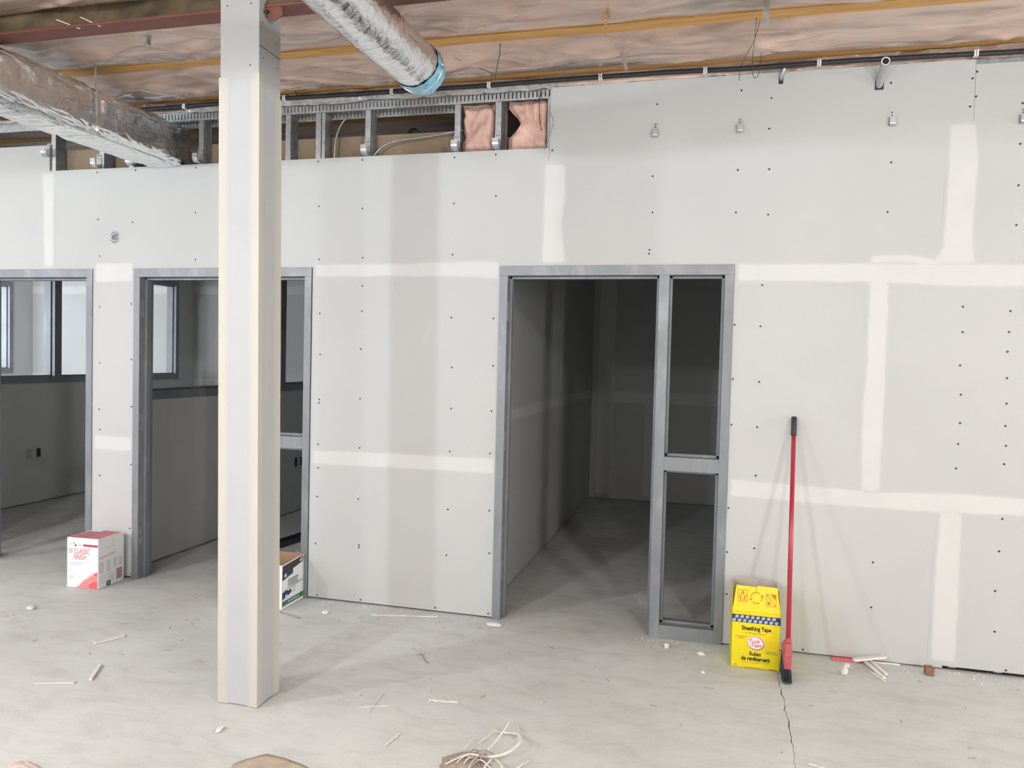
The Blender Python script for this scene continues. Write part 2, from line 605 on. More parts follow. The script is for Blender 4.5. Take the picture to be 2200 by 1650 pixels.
# ---- long front partition with the three frames
wf = tag(empty('wall_front', (0, 0, 0)), 'unpainted drywall partition with taped joints and an open strip on top', 'wall', kind='structure')
T = 0.013
G = 0.0008
SHEETS = [
    (-6.90, -5.647, 0.012, 0.945), (-6.90, -5.647, 0.945, 2.18), (-6.90, -4.652, 2.18, 3.07),
    (-4.271, -3.923, 0.012, 2.18), (-4.652, -0.984, 2.18, 2.885),
    (-2.543, -1.272, 0.012, 0.945), (-2.543, -1.272, 0.945, 2.18),
    (-0.984, 1.286, 2.18, 3.243), (1.286, 2.50, 2.18, 3.215),
    (0.104, 1.250, 0.010, 0.905), (1.250, 2.50, 0.022, 0.905),
    (0.104, 0.865, 0.905, 2.18), (0.865, 2.50, 0.905, 2.18),
    (2.50, 4.9, 0.012, 2.18), (2.50, 4.9, 2.18, 3.215), (4.9, 7.0, 0.012, 2.18), (4.9, 7.0, 2.18, 3.215)]
for (x0, x1, z0, z1) in SHEETS:
    MB().box(x0 + G, x1 - G, WY, WY + T, z0 + (G if z0 > 0.1 else 0), z1 - G).build('drywall_panel', 'drywall_paper', wf)
# the back boards of the same wall, brown paper side towards the studs
for (x0, x1, z0, z1) in [(-6.9, -5.647, 0.012, 2.18), (-4.271, -3.923, 0.012, 2.18), (-2.543, -1.272, 0.012, 2.18), (0.104, 2.5, 0.012, 2.18), (2.5, 7, 0.012, 2.18),
                         (-6.9, -3.90, 2.18, 3.055), (-3.90, -3.48, 2.18, 2.84), (-3.48, -1.60, 2.18, 3.045), (-1.60, -1.28, 2.18, 3.235), (-1.28, -0.95, 2.18, 2.99), (-0.95, 2.5, 2.18, 3.235), (2.5, 7, 2.18, 3.1)]:
    MB().box(x0 + G, x1 - G, 4.648, 4.661, z0, z1, 0, 1).build('backing_board', ['drywall_paper', 'kraft_paper_back'], wf)

# joint compound (patches are a millimetre proud and feather out)
compound([((-2.537, 2.215), (-2.537, 2.105)), ((-1.9, 2.218), (-1.9, 2.106)), ((-1.45, 2.226), (-1.45, 2.10)), ((-1.267, 2.226), (-1.267, 2.088))], wf, 0.0010, fe_=0.006)
compound([((-2.537, 1.000), (-2.537, 0.878)), ((-1.9, 1.010), (-1.9, 0.886)), ((-1.269, 1.015), (-1.269, 0.890))], wf, 0.0010, fe_=0.006)
compound([((0.107, 2.195), (0.107, 2.068)), ((0.79, 2.200), (0.79, 2.066)), ((1.2, 2.190), (1.2, 2.045)), ((2.5, 2.175), (2.5, 2.030))], wf, 0.0012, fe_=0.006)
compound([((0.107, 0.975), (0.107, 0.848)), ((0.6, 0.962), (0.6, 0.838)), ((0.88, 0.953), (0.88, 0.830)), ((1.29, 0.972), (1.29, 0.835)), ((1.7, 0.965), (1.7, 0.845)), ((2.5, 0.97), (2.5, 0.84))], wf, 0.0012, fe_=0.006)
compound([((0.800, 2.10), (0.926, 2.10)), ((0.800, 1.6), (0.926, 1.6)), ((0.785, 1.4), (0.926, 1.4)), ((0.798, 0.93), (0.922, 0.93))], wf, 0.0007)
compound([((1.195, 0.86), (1.325, 0.86)), ((1.18, 0.5), (1.328, 0.5)), ((1.175, 0.03), (1.325, 0.03))], wf, 0.0007, fl_=0.03)
compound([((1.160, 2.926), (1.316, 2.920)), ((1.163, 2.70), (1.333, 2.70)), ((1.158, 2.45), (1.322, 2.45)), ((1.150, 2.26), (1.325, 2.26)), ((1.10, 2.17), (1.34, 2.17))], wf, 0.0007)
compound([((-1.022, 2.806), (-0.872, 2.800)), ((-1.025, 2.62), (-0.866, 2.60)), ((-1.022, 2.43), (-0.882, 2.43)), ((-1.03, 2.182), (-0.850, 2.182))], wf, 0.0008)
compound([((-4.735, 2.885), (-4.592, 2.885)), ((-4.715, 2.5), (-4.60, 2.5)), ((-4.715, 2.185), (-4.60, 2.185))], wf, 0.0008, fl_=0.035)
compound([((-4.262, 2.235), (-4.262, 2.075)), ((-3.925, 2.235), (-3.925, 2.08))], wf, 0.0010, fl_=0.03, fe_=0.01)
compound([((-4.262, 1.02), (-4.262, 0.88)), ((-3.925, 1.02), (-3.925, 0.88))], wf, 0.0010, fl_=0.04, fe_=0.01)
compound([((0.80, 2.24), (0.80, 2.17)), ((1.0, 2.245), (1.0, 2.17)), ((1.16, 2.21), (1.16, 2.15))], wf, 0.0006)

SCREWS = [(0.258, 2.064), (0.116, 1.84), (0.256, 1.833), (0.116, 1.532), (0.259, 1.52), (0.117, 1.271), (0.257, 1.264), (0.259, 0.989), (0.116, 0.793), (1.273, 1.949), (1.496, 1.928), (1.277, 1.815), (1.495, 1.819), (1.492, 1.716), (1.272, 1.639), (1.495, 1.578), (1.282, 1.484), (1.498, 1.445), (1.284, 1.333), (1.497, 1.327), (1.279, 1.221), (1.504, 1.223), (1.274, 1.09), (1.5, 1.126), (1.503, 0.837), (0.117, 0.54), (0.264, 0.574), (0.122, 0.297), (0.886, 0.55), (0.887, 0.301), (1.495, 0.664), (1.485, 0.452), (1.491, 0.235), (1.552, 0.035), (0.543, 0.025), (-2.515, 2.865), (-2.203, 2.862), (-1.583, 2.852), (-1.317, 2.858), (-2.506, 2.577), (-2.197, 2.554), (-1.58, 2.569), (-1.31, 2.607), (-2.497, 2.233), (-2.189, 2.24), (-1.582, 2.254), (-2.189, 2.06), (-2.188, 1.898), (-2.487, 1.882), (-1.581, 1.863), (-1.308, 1.861), (-2.191, 1.656), (-2.479, 1.614), (-1.57, 1.553), (-1.303, 1.57), (-2.481, 1.32), (-2.482, 1.298), (-2.19, 1.335), (-1.57, 1.296), (-1.307, 1.291), (-2.485, 1.026), (-2.188, 1.017), (-1.572, 1.027), (-1.31, 1.029), (-2.481, 0.87), (-2.484, 0.68), (-2.191, 0.685), (-1.577, 0.662), (-1.306, 0.674), (-2.491, 0.368), (-2.18, 0.384), (-2.181, 0.369), (-1.58, 0.372), (-1.3, 0.409), (-2.476, 0.027), (-2.163, 0.028), (-1.648, 0.03), (-1.298, 0.03), (-4.239, 2.858), (-3.919, 2.863), (-3.434, 2.861), (-4.231, 2.529), (-3.941, 2.504), (-3.434, 2.557), (-4.214, 2.271), (-3.43, 2.239), (-4.212, 1.914), (-3.947, 1.936), (-4.209, 1.515), (-3.943, 1.547), (-4.212, 1.187), (-3.939, 1.215), (-4.205, 1.042), (-3.938, 0.806), (-4.203, 0.713), (-3.945, 0.354), (-3.935, 0.029), (0.111, 3.154), (0.272, 3.102), (0.266, 2.933), (-0.355, 3.105), (0.881, 3.145), (1.292, 3.176), (1.272, 3.142), (1.292, 3.048), (1.266, 2.997), (1.509, 3.0), (1.507, 2.792), (1.507, 2.579), (1.506, 2.374), (0.897, 2.722), (0.105, 2.711), (0.274, 2.709), (-0.368, 2.693), (-0.363, 2.484), (0.102, 2.473), (0.276, 2.457), (0.889, 2.456), (-0.373, 2.268), (-0.376, 2.246), (-0.965, 2.868)]


def screw_mesh(pts, parent, fn, r=0.0056):
    m = MB()
    for p in pts:
        c, ax, ay, nn = fn(p)
        ring = [Vector(c) + (Vector(ax) * math.cos(a) + Vector(ay) * math.sin(a)) * r for a in [k * math.pi / 4 for k in range(8)]]
        ring2 = [q + Vector(nn) * 0.0006 for q in ring]
        m.add(ring + ring2, [(i, (i + 1) % 8, 8 + (i + 1) % 8, 8 + i) for i in range(8)] + [tuple(range(8, 16))])
    return tag(m.build('drywall_screws', 'dark_screw', parent), kind='stuff')


screw_mesh(SCREWS, wf, lambda p: ((p[0], WY - 0.0012, p[1]), (1, 0, 0), (0, 0, 1), (0, -1, 0)))

# steel framing showing above the boards
for xs_, dbl in [(-6.3, 0), (-5.7, 0), (-4.652, 0), (-4.235, 0), (-3.985, 0), (-3.425, 0), (-2.765, 0), (-2.545, 1), (-2.195, 0), (-1.592, 0), (-1.330, 0), (-1.005, 0), (-0.37, 0), (0.11, 0), (0.27, 0), (0.88, 0), (1.28, 0), (1.50, 0)]:
    m = MB()
    zb = 2.185 if any(a < xs_ + 0.03 < b for a, b in ((-5.647, -4.271), (-3.923, -2.543), (-1.272, 0.104))) else 0.012
    y0, y1 = 4.5568, 4.6475
    m.box(xs_, xs_ + 0.041, y0, y0 + 0.0012, zb, 3.18).box(xs_, xs_ + 0.0012, y0, y1, zb, 3.18).box(xs_, xs_ + 0.041, y1 - 0.0012, y1, zb, 3.18)
    m.box(xs_ + 0.039, xs_ + 0.041, y0, y0 + 0.010, zb, 3.18).box(xs_ + 0.039, xs_ + 0.041, y1 - 0.010, y1, zb, 3.18)
    if dbl:
        m.box(xs_ + 0.043, xs_ + 0.066, y0, y0 + 0.0012, zb, 3.18).box(xs_ + 0.066, xs_ + 0.0672, y0, y1, zb, 3.18).box(xs_ + 0.043, xs_ + 0.0445, y0, y1, zb, 3.18)
    m.build('stud', 'galvanized_steel', wf)
# head track with vertical deflection slots, front and rear flange
tk = MB()
for (ty, z0, z1, xa, xb) in ((4.5552, 3.182, 3.246, -4.70, -0.984), (4.6485, 3.160, 3.225, -4.70, -0.984)):
    tk.box(xa, xb, ty, ty + 0.0012, z0, z0 + 0.012).box(xa, xb, ty, ty + 0.0012, z1 - 0.014, z1)
    x = xa
    while x < xb:
        tk.box(x, min(x + 0.0185, xb), ty, ty + 0.0012, z0 + 0.012, z1 - 0.014)
        x += 0.0254
tk.box(-6.9, -4.70, 4.5552, 4.5564, 3.182, 3.246).box(-0.984, 7.0, 4.5568, 4.5578, 3.182, 3.250)
tk.box(-6.9, 7.0, 4.5552, 4.6497, 3.246, 3.2472)
tk.build('slotted_head_track', 'galvanized_steel', wf)
MB().box(-6.9, -5.647, 4.557, 4.647, 0.001, 0.0025).box(-4.271, -3.923, 4.557, 4.647, 0.001, 0.0025).box(-2.543, -1.272, 4.557, 4.647, 0.001, 0.0025).box(0.104, 7, 4.557, 4.647, 0.001, 0.0025).build('floor_track', 'galvanized_steel', wf)

# ---- partitions between the offices, with borrowed-light openings
WIN_Y0, WIN_Y1, WIN_Z0, WIN_Z1 = 4.80, 8.62, 1.245, 2.515
PT = 0.12


def partition(x_right, window, label, top=3.20):
    m = MB()
    x0, x1 = x_right - PT, x_right
    ya, yb = 4.662, BACK - 0.001
    if window:
        a, b2, c, d = WIN_Y0 + 0.045, WIN_Y1 - 0.045, WIN_Z0 + 0.045, WIN_Z1 - 0.045
        m.box(x0, x1, ya, yb, 0.012, c).box(x0, x1, ya, yb, d, top).box(x0, x1, ya, a, c, d).box(x0, x1, b2, yb, c, d)
    else:
        m.box(x0, x1, ya, yb, 0.012, top)
    o = tag(m.build('wall_partition', 'drywall_paper'), label, 'wall', kind='structure')
    return o


def window_frame(name, x_right, label):
    e = tag(empty(name, (x_right - PT / 2, 0, 0)), label, 'window frame', kind='structure')
    fwid, dep = 0.055, PT / 2 + 0.012

    def bar(nm, ya, yb, za, zb, horiz):
        m = MB().box(-dep, dep, ya, yb, za, zb)
        if horiz == 'h':
            zc = zb if za < 1.9 else za
            m.box(-0.03, 0.03, ya, yb, min(zc, zc + (0.014 if za < 1.9 else -0.014)), max(zc, zc + (0.014 if za < 1.9 else -0.014)))
        else:
            for s in horiz:
                yc = ya if s < 0 else yb
                m.box(-0.03, 0.03, min(yc, yc + 0.014 * s), max(yc, yc + 0.014 * s), za, zb)
        m.build(nm, 'primed_galvanized_frame', e, bevel=0.002)
    bar('sill', WIN_Y0, WIN_Y1, WIN_Z0, WIN_Z0 + fwid + 0.01, 'h')
    bar('head', WIN_Y0, WIN_Y1, WIN_Z1 - fwid - 0.01, WIN_Z1, 'h')
    za, zb = WIN_Z0 + fwid + 0.01, WIN_Z1 - fwid - 0.01
    bar('jamb', WIN_Y0, WIN_Y0 + fwid, za, zb, [1])
    bar('jamb', WIN_Y1 - fwid, WIN_Y1, za, zb, [-1])
    bar('mullion', 6.665, 6.755, za, zb, [-1, 1])
    return e


partition(-4.07, True, 'drywall partition between the two left offices, with borrowed-light window')
partition(-6.76, True, 'drywall partition on the far side of the leftmost office')
partition(-9.45, True, 'drywall outer partition of the farthest bright office')
p3 = partition(-1.355, False, 'drywall side wall of the dark room', 3.235)
p4 = partition(1.365, False, 'right side wall of the dark room', 3.235)
window_frame('window_1', -4.07, 'dark steel interior window frame in the middle office wall')
window_frame('window_2', -6.76, 'dark steel interior window frame in the leftmost office wall')
window_frame('window_3', -9.45, 'dark steel window frame beyond the leftmost office')
# taped joints inside the rooms, and outlet marks
compound([((4.7, 1.27), (4.7, 1.165)), ((6.5, 1.29), (6.5, 1.17)), ((8.9, 1.29), (8.9, 1.17))], p3, 0.001, 'x', -1.355, sgn=1)
compound([((6.95, 2.9), (7.10, 2.9)), ((6.95, 1.3), (7.10, 1.3))], p3, 0.0008, 'x', -1.355, sgn=1)
for yy, zz in ((6.0, 0.38), (6.48, 0.45), (7.7, 0.75)):  # lit outlet cut-outs, painted as small white filler patches
    compound([((yy, zz + 0.09), (yy + 0.07, zz + 0.09)), ((yy, zz), (yy + 0.07, zz))], p3, 0.0008, 'x', -1.355, sgn=1, fl_=0.02)
compound([((-1.30, 2.9), (-1.08, 2.9)), ((-1.30, 0.05), (-1.08, 0.05))], wb, 0.001, 'y', BACK)
compound([((-1.3, 1.28), (-1.3, 1.12)), ((1.3, 1.28), (1.3, 1.12))], wb, 0.0013, 'y', BACK)
compound([((-0.75, 1.2), (-0.52, 1.2)), ((-0.75, 0.05), (-0.52, 0.05))], wb, 0.0008, 'y', BACK)
for xc in (-8.2, -5.9, -4.6):
    compound([((xc, 2.9), (xc + 0.16, 2.9)), ((xc, 0.05), (xc + 0.16, 0.05))], wb, 0.001, 'y', BACK)
compound([((-10.4, 1.26), (-10.4, 1.10)), ((-4.2, 1.26), (-4.2, 1.10))], wb, 0.0013, 'y', BACK)
compound([((-10.4, 2.50), (-10.4, 2.36)), ((-4.2, 2.50), (-4.2, 2.36))], wb, 0.0013, 'y', BACK)


build_compound()

# ---- pressed steel door frames
def door_frame(name, x_left, mirrored, label):
    """1.376 m frame: 0.909 m doorway plus a 0.309 m sidelight with a mid rail."""
    W_, H_ = 1.376, 2.18
    e = tag(empty(name, (x_left, WY, 0)), label, 'door frame', kind='structure')
    yf, yb = -0.009, 0.131          # front and back of the wrap-around frame
    s1, s2 = 0.044, 0.092           # stop position in depth
    X = (lambda a: W_ - a) if mirrored else (lambda a: a)

    def profile_v(nm, xa, xb, za, zb, stops):
        m = MB()
        lo, hi = min(X(xa), X(xb)), max(X(xa), X(xb))
        m.box(lo, hi, yf, yb, za, zb)
        for st in stops:
            xs1 = X(xa) if st < 0 else X(xb)
            dirn = (1 if st > 0 else -1) * (-1 if mirrored else 1)
            a, b2 = sorted((xs1, xs1 + dirn * 0.016))
            m.box(a, b2, s1, s2, za, zb)
        return m.build(nm, 'primed_galvanized_frame', e, bevel=0.0018)

    def profile_h(nm, xa, xb, za, zb, stops):
        m = MB()
        lo, hi = sorted((X(xa), X(xb)))
        m.box(lo, hi, yf, yb, za, zb)
        for st in stops:
            z1 = za - 0.016 if st < 0 else zb
            m.box(lo, hi, s1, s2, z1, z1 + 0.016)
        return m.build(nm, 'primed_galvanized_frame', e, bevel=0.0018)
    profile_h('head', 0, W_, 2.122, H_, [-1])
    profile_v('jamb', 0, 0.051, 0, 2.1225, [1])
    profile_v('jamb', W_ - 0.049, W_, 0, 2.1225, [-1])
    profile_v('mullion', 0.960, 1.018, 0, 2.1225, [-1, 1])
    profile_h('mid_rail', 1.018, W_ - 0.049, 0.988, 1.068, [-1, 1])
    profile_h('sill', 1.018, W_ - 0.049, 0, 0.078, [1])
    # strike / hinge preparations on the doorway jamb
    for zz in (0.25, 1.05, 1.85):
        xa, xb = sorted((X(0.051), X(0.0522)))
        MB().box(xa, xb, 0.0, 0.035, zz, zz + 0.115).build('hinge_plate', 'galvanized_steel', e)
    return e


door_frame('door_1', -5.647, True, 'grey steel door frame at the left edge of the picture')
door_frame('door_2', -3.923, False, 'grey steel door frame with sidelight behind the white column')
door_frame('door_3', -1.272, False, 'grey steel door frame with sidelight opening into the dark room')

# ---- ceiling: joists, and insulation bays under clear poly
ceil = tag(MB().box(LEFT - 0.15, RIGHT + 0.15, REAR - 0.15, BACK + 0.15, ROOF, ROOF + 0.05).build('ceiling', 'wood_plate'), 'open joist ceiling with pink insulation behind clear plastic', 'ceiling', kind='structure')
JC = [4.515, 3.935, 3.235]
yy = 3.235
while yy > REAR + 0.4:
    yy -= 0.625
    JC.append(yy)
yy = 4.515
while yy < BACK - 0.4:
    yy += 0.61
    JC.append(yy)
JC.sort()
JZ = 3.30
for c in JC:
    vis = 3.0 < c < 4.7
    m = MB()
    if vis:
        nseg = 60
        pts = [LEFT + (RIGHT - LEFT) * i / nseg for i in range(nseg + 1)]
        vs, fs = [], []
        for i, x in enumerate(pts):
            dz = 0.004 * nz(x * 0.8, c * 5)
            dy = 0.006 * nz(x * 0.6, c * 9 + 4)
            vs += [(x, c - 0.044 + dy, JZ + dz), (x, c + 0.044 + dy, JZ + dz), (x, c + 0.044 + dy, JZ + 0.04 + dz), (x, c - 0.044 + dy, JZ + 0.04 + dz)]
        for i in range(nseg):
            a = i * 4
            for q in range(4):
                fs.append((a + q, a + (q + 1) % 4, a + 4 + (q + 1) % 4, a + 4 + q))
        m.add(vs, fs)
        m.box(LEFT, RIGHT, c - 0.006, c + 0.006, JZ + 0.03, ROOF)
    else:
        m.box(LEFT, RIGHT, c - 0.044, c + 0.044, JZ, JZ + 0.04).box(LEFT, RIGHT, c - 0.006, c + 0.006, JZ + 0.03, ROOF)
    m.build('joist', 'spruce_flange', ceil)


def bay(y0, y1, hi):
    nu, nv = (560, 30) if hi else (70, 8)
    xa, xb = (-6.2, 3.4) if hi else (LEFT, RIGHT)
    seed = y0 * 7.7
    staples = []
    x = xa
    while x < xb:
        x += random.uniform(0.25, 0.55)
        staples.append((x, random.choice((y0, y1)), random.uniform(0, 6.28), random.uniform(0.5, 1.0)))

    def fn(u, t):
        x, yv = xa + (xb - xa) * u, y0 + (y1 - y0) * t
        s = math.sin(math.pi * t)
        z = JZ + 0.012 - 0.050 * s ** 0.7 * (1 + 0.5 * nz(x * 0.9, seed))
        z += 0.022 * s * nz(x * 2.4 + 1.5 * yv, yv * 3 + seed)
        if hi:
            z += 0.008 * s * nz(x * 3 - 3 * yv, yv * 3 + x, seed)
            q = nz(x * 1.3 + 2.6 * yv, x * 0.35 - yv * 0.8 + seed, 4.0)
            z -= 0.022 * s * max(0.0, 1 - abs(q) * 6)
            q = nz(x * 2.0 - 3.4 * yv, x * 0.3 + yv * 0.7 + seed, 14.0)
            z -= 0.014 * s * max(0.0, 1 - abs(q) * 7)
            for (sx, sy, ph, am) in staples:
                dx = x - sx
                if abs(dx) < 0.4:
                    dy = (yv - sy)
                    rad = math.hypot(dx, dy)
                    z += 0.006 * am * math.exp(-rad / 0.16) * math.cos(9 * math.atan2(abs(dy), dx) + ph) * min(1, rad / 0.05)
        return (x, yv, z)
    m = MB().grid(fn, nu, nv)
    if hi:
        for (a, b2) in ((LEFT, xa), (xb, RIGHT)):
            m.grid(lambda u, t, a=a, b2=b2: (a + (b2 - a) * u, y0 + (y1 - y0) * t, JZ + 0.012 - 0.05 * math.sin(math.pi * t)), 20, 6)
    o = m.build('insulation_bay', 'poly_over_pink_insulation', ceil, smooth=True)
    return o


edges = [REAR] + JC + [BACK]
for a, b2 in zip(edges[:-1], edges[1:]):
    bay(a + (0.040 if a != REAR else 0), b2 - (0.040 if b2 != BACK else 0), 2.5 < a < 4.0)

# plastic skirt folded down between the ceiling and the wall top
sk = MB()


def skirt(u, t):
    x = -6.5 + 9.5 * u
    return (x, 4.546 - 0.030 * t - 0.016 * nz(x * 9, t * 2.5, 2) - 0.008 * nz(x * 31, t * 5), 3.244 + 0.055 * t + 0.004 * nz(x * 5, 1.5))


sk.grid(skirt, 700, 5)
sk.build('plastic_skirt', 'poly_over_pink_insulation', ceil, smooth=True)
fo = MB()


def foilstrip(u, t):
    x = -3.5 + 2.55 * u
    return (x, 4.536 - 0.022 * t - 0.016 * nz(x * 12, t * 3, 5) - 0.009 * nz(x * 37, t * 4), 3.232 + 0.034 * t + 0.010 * nz(x * 3.2, 7.5) + 0.006 * nz(x * 15, t))


fo.grid(foilstrip, 420, 5)
fo.build('plastic_facing', 'plastic_film', ceil, smooth=True)

# ------------------------------------------------------------------ temporary work lamps hung from the joists behind the camera
m, nt, b = new_mat('lit_bulb_glass')
b.inputs['Base Color'].default_value = (0.9, 0.9, 0.9, 1)
b.inputs['Emission Color'].default_value = (1.0, 0.97, 0.92, 1)
b.inputs['Emission Strength'].default_value = 6.0
m.cycles.emission_sampling = 'NONE'


def work_lamp(x, yv, power, color, label):
    e = empty('work_lamp', (x, yv, 3.02), label=label, cat='lamp', group='temporary work lamps hung from the joists')
    m = MB()

    def bulb(u, t):
        a, c = 2 * math.pi * u, math.pi * t
        r = 0.045 * math.sin(c) * (1.0 if t > 0.35 else 0.75 + 0.25 * t / 0.35)
        return (r * math.cos(a), r * math.sin(a), -0.05 + 0.055 * math.cos(c))
    m.grid(bulb, 16, 10)
    bo = m.build('bulb', 'lit_bulb_glass', e, smooth=True)
    bo.visible_shadow = True
    MB().tube([(0, 0, 0.0), (0, 0, 0.05)], [0.022, 0.018], 12).build('socket', 'black_rubber', e, smooth=True)
    MB().tube([(0, 0, 0.05), (0.004, 0, 0.16), (0, 0, 0.285)], 0.004, 6).build('cord', 'black_rubber', e, smooth=True)
    d = bpy.data.lights.new('lamp_light', 'POINT')
    d.energy = power
    d.color = color
    d.shadow_soft_size = 0.075
    lo = bpy.data.objects.new('lamp_light', d)
    COL.objects.link(lo)
    lo.parent = e
    lo.location = (0, 0, -0.17)


LW, LN, LC = (1.0, 0.985, 0.945), (0.985, 0.99, 1.0), (0.91, 0.955, 1.0)
work_lamp(-7.6, 0.8, 165, LC, 'bare work lamp, farthest to the left behind the viewer')
work_lamp(-5.0, 0.3, 215, LC, 'bare work lamp, second from the left end')
work_lamp(-2.75, -0.8, 215, LC, 'bare work lamp nearest the column')
work_lamp(-1.30, -1.2, 95, LN, 'bare work lamp just left of the viewer')
work_lamp(1.12, 0.8, 88, LN, 'bare work lamp just right of the viewer')
work_lamp(2.05, 0.8, 14, LW, 'bare work lamp, second from the right end')
work_lamp(4.30, 0.8, 8, LW, 'bare work lamp, farthest to the right behind the viewer')

# ------------------------------------------------------------------ steel beam and column
bm_ = empty('steel_beam', (0, 3.145, 3.163), label='dark red primed steel beam running across the column head', cat='beam')
MB().box(-9.5, 6.5, -0.055, 0.055, 0, 0.013).build('bottom_flange', 'red_primer_steel', bm_, bevel=0.003)
MB().box(-9.5, 6.5, -0.004, 0.004, 0.013, 0.125).build('web', 'red_primer_steel', bm_)
MB().box(-9.5, 6.5, -0.055, 0.055, 0.125, 0.135).build('top_flange', 'red_primer_steel', bm_)
MB().grid(lambda u, t: (-9.0 + 15.0 * u, -0.044 + 0.036 * t + 0.010 * nz(u * 160, t * 2, 3) * math.sin(math.pi * t), 0.0145 + 0.112 * t + 0.006 * nz(u * 60, 2.2) * (1 - t)), 600, 8).build('plastic_drape', 'olive_film', bm_, smooth=True)
# bolted gusset leaving the column notch
MB().prism([(-2.01, 0.030), (-1.995, -0.040), (-1.945, -0.062), (-1.900, -0.038), (-1.905, 0.0)], 'y', -0.050, -0.040).build('connection_plate', 'red_primer_steel', bm_, bevel=0.003)
MB().tube([(-1.975, -0.051, -0.022), (-1.975, -0.068, -0.022)], 0.009, 6).build('bolt', 'dark_wire', bm_)

colm = empty('column', (-2.0545, 3.137, 0), label='white drywall-wrapped square column with cream corner beads', cat='column')
LEAN = -0.0105


def lean(m):
    m.v = [(x + LEAN * z, yv, z) for x, yv, z in m.v]
    return m


HX, HY = 0.0985, 0.088
lean(MB().box(-HX, HX, -HY, HY, 0.004, 3.29)).build('board_wrap', 'column_board', colm, bevel=0.003)
BW = 0.056
for sx, sy, ztop in ((-1, -1, 2.848), (1, -1, 2.862), (1, 1, 2.795), (-1, 1, 2.82)):
    m = MB()
    ex, ey = HX + 0.004, HY + 0.004

    def legx(u, t, sx=sx, sy=sy, ztop=ztop):
        d = BW * t
        return (sx * (ex - d), sy * (HY + 0.004 - 0.0038 * t), 0.003 + (ztop - 0.003) * u)

    def legy(u, t, sx=sx, sy=sy, ztop=ztop):
        d = BW * t
        return (sx * (HX + 0.004 - 0.0038 * t), sy * (ey - d), 0.003 + (ztop - 0.003) * u)

    def fe(u, t):
        return min(0.999, 1.0 - smooth01((t - 0.38) / 0.6)) * (1 if u < 0.97 else 0.9)
    m.grid(legx, 40, 10, feather=fe)
    m.grid(legy, 40, 10, feather=fe)
    lean(m).build('corner_bead', 'corner_bead_compound', colm, fix=False)
# cut edge of the notch board and its screws on the upper wrap
lean(MB().box(HX + 0.0002, HX + 0.0010, -HY + 0.004, HY - 0.004, 2.9795, 2.982)).build('board_joint', 'dark_screw', colm)
pts = [(-0.062, 3.165, 0), (0.058, 3.165, 0), (0.055, 2.895, 0), (-0.03, 3.17, 1), (-0.06, 3.09, 1), (0.05, 3.04, 1), (-0.055, 2.935, 1), (0.055, 2.93, 1)]


def col_screw(p):
    off = LEAN * p[1]
    if p[2] == 0:
        return ((p[0] + off, -HY - 0.0012, p[1]), (1, 0, 0), (0, 0, 1), (0, -1, 0))
    return ((HX + 0.0006 + off, p[0], p[1]), (0, 1, 0), (0, 0, 1), (1, 0, 0))


screw_mesh(pts, colm, col_screw, 0.0034)

# ------------------------------------------------------------------ ducts
dl = empty('foil_wrapped_duct', (-3.69, 4.50, 2.868), label='large rectangular foil-wrapped duct entering the wall at left', cat='duct')


def duct_fn(u, t):
    # u around, t along
    yv = -3.1 + 3.22 * t
    hw, hh = 0.157, 0.143
    an = 2 * math.pi * u
    ce, se = math.cos(an), math.sin(an)
    pw = 0.34
    x = hw * math.copysign(abs(ce) ** pw, ce)
    z = hh * math.copysign(abs(se) ** pw, se)
    wr = 0.007 * nz(an * 2.2, yv * 7, 3) + 0.006 * max(0, 1 - abs(nz(an * 3 + yv * 3, yv * 8, 8)) * 6) + 0.004 * nz(an * 6, yv * 16, 1)
    sg = 0.012 * nz(yv * 1.6, 5.5)
    if u > 0.5:
        wr *= 0.55
    k = 1 - wr / 0.15
    strap = math.exp(-((yv + 0.73) / 0.03) ** 2) * 0.05 + math.exp(-((yv + 0.03) / 0.05) ** 2) * 0.06
    k -= strap * (0.35 + 0.65 * abs(math.sin(2 * an)))
    return (x * k, yv, hh + z * k + (sg if u < 0.5 else sg * 0.3))


MB().grid(duct_fn, 120, 260).build('foil_jacket', 'crinkled_foil', dl, smooth=True)
strap = MB()
strap.tube([(0.165, -0.73, 0.12), (0.160, -0.73, 0.30), (0.150, -0.73, 0.44)], 0.006, 5)
strap.build('hanger_strap', 'galvanized_steel', dl)
# folded seam of the jacket along the lower right corner
sm = MB()
sm.tube([(0.130 + 0.004 * nz(k * 0.7, 2), -3.0 + k * 0.1, 0.006 + 0.004 * nz(k * 0.9, 6)) for k in range(30)], 0.004, 5)
sm.build('jacket_seam', 'crinkled_foil', dl, smooth=True)

dr = empty('flexible_round_duct', (-1.358, 3.40, 2.955), label='round silver flexible duct with a blue film-wrapped end', cat='duct')
RD = 0.108


def rduct(u, t):
    yv = -2.6 + 2.575 * t
    an = 2 * math.pi * u
    r = RD * (1 + 0.018 * nz(an * 1.5, yv * 5, 2) + 0.014 * math.sin(yv * 190 + an) * 0.35 + 0.02 * max(0, 1 - abs(nz(an * 2.5, yv * 15, 6)) * 6))
    r *= 1 - 0.05 * math.exp(-((yv + 0.19) / 0.02) ** 2) * 0.5
    sag = 0.02 * math.sin(yv * 2.0)
    return (math.cos(an) * r, yv, math.sin(an) * r + sag * (1 if yv < -0.1 else 1))


MB().grid(rduct, 64, 260).build('foil_sleeve', 'crinkled_foil', dr, smooth=True)


def rend(u, t):
    an = 2 * math.pi * u
    yv = -0.075 + 0.16 * t
    r = RD * (1.035 + 0.05 * nz(an * 3, t * 3, 4)) * (1.0 if t < 0.6 else max(0.0, 1 - ((t - 0.6) / 0.4) ** 2.2))
    lip = 0.030 * math.sin(an) * (1 - t)
    return (math.cos(an) * r, yv + lip, math.sin(an) * r - 0.004)


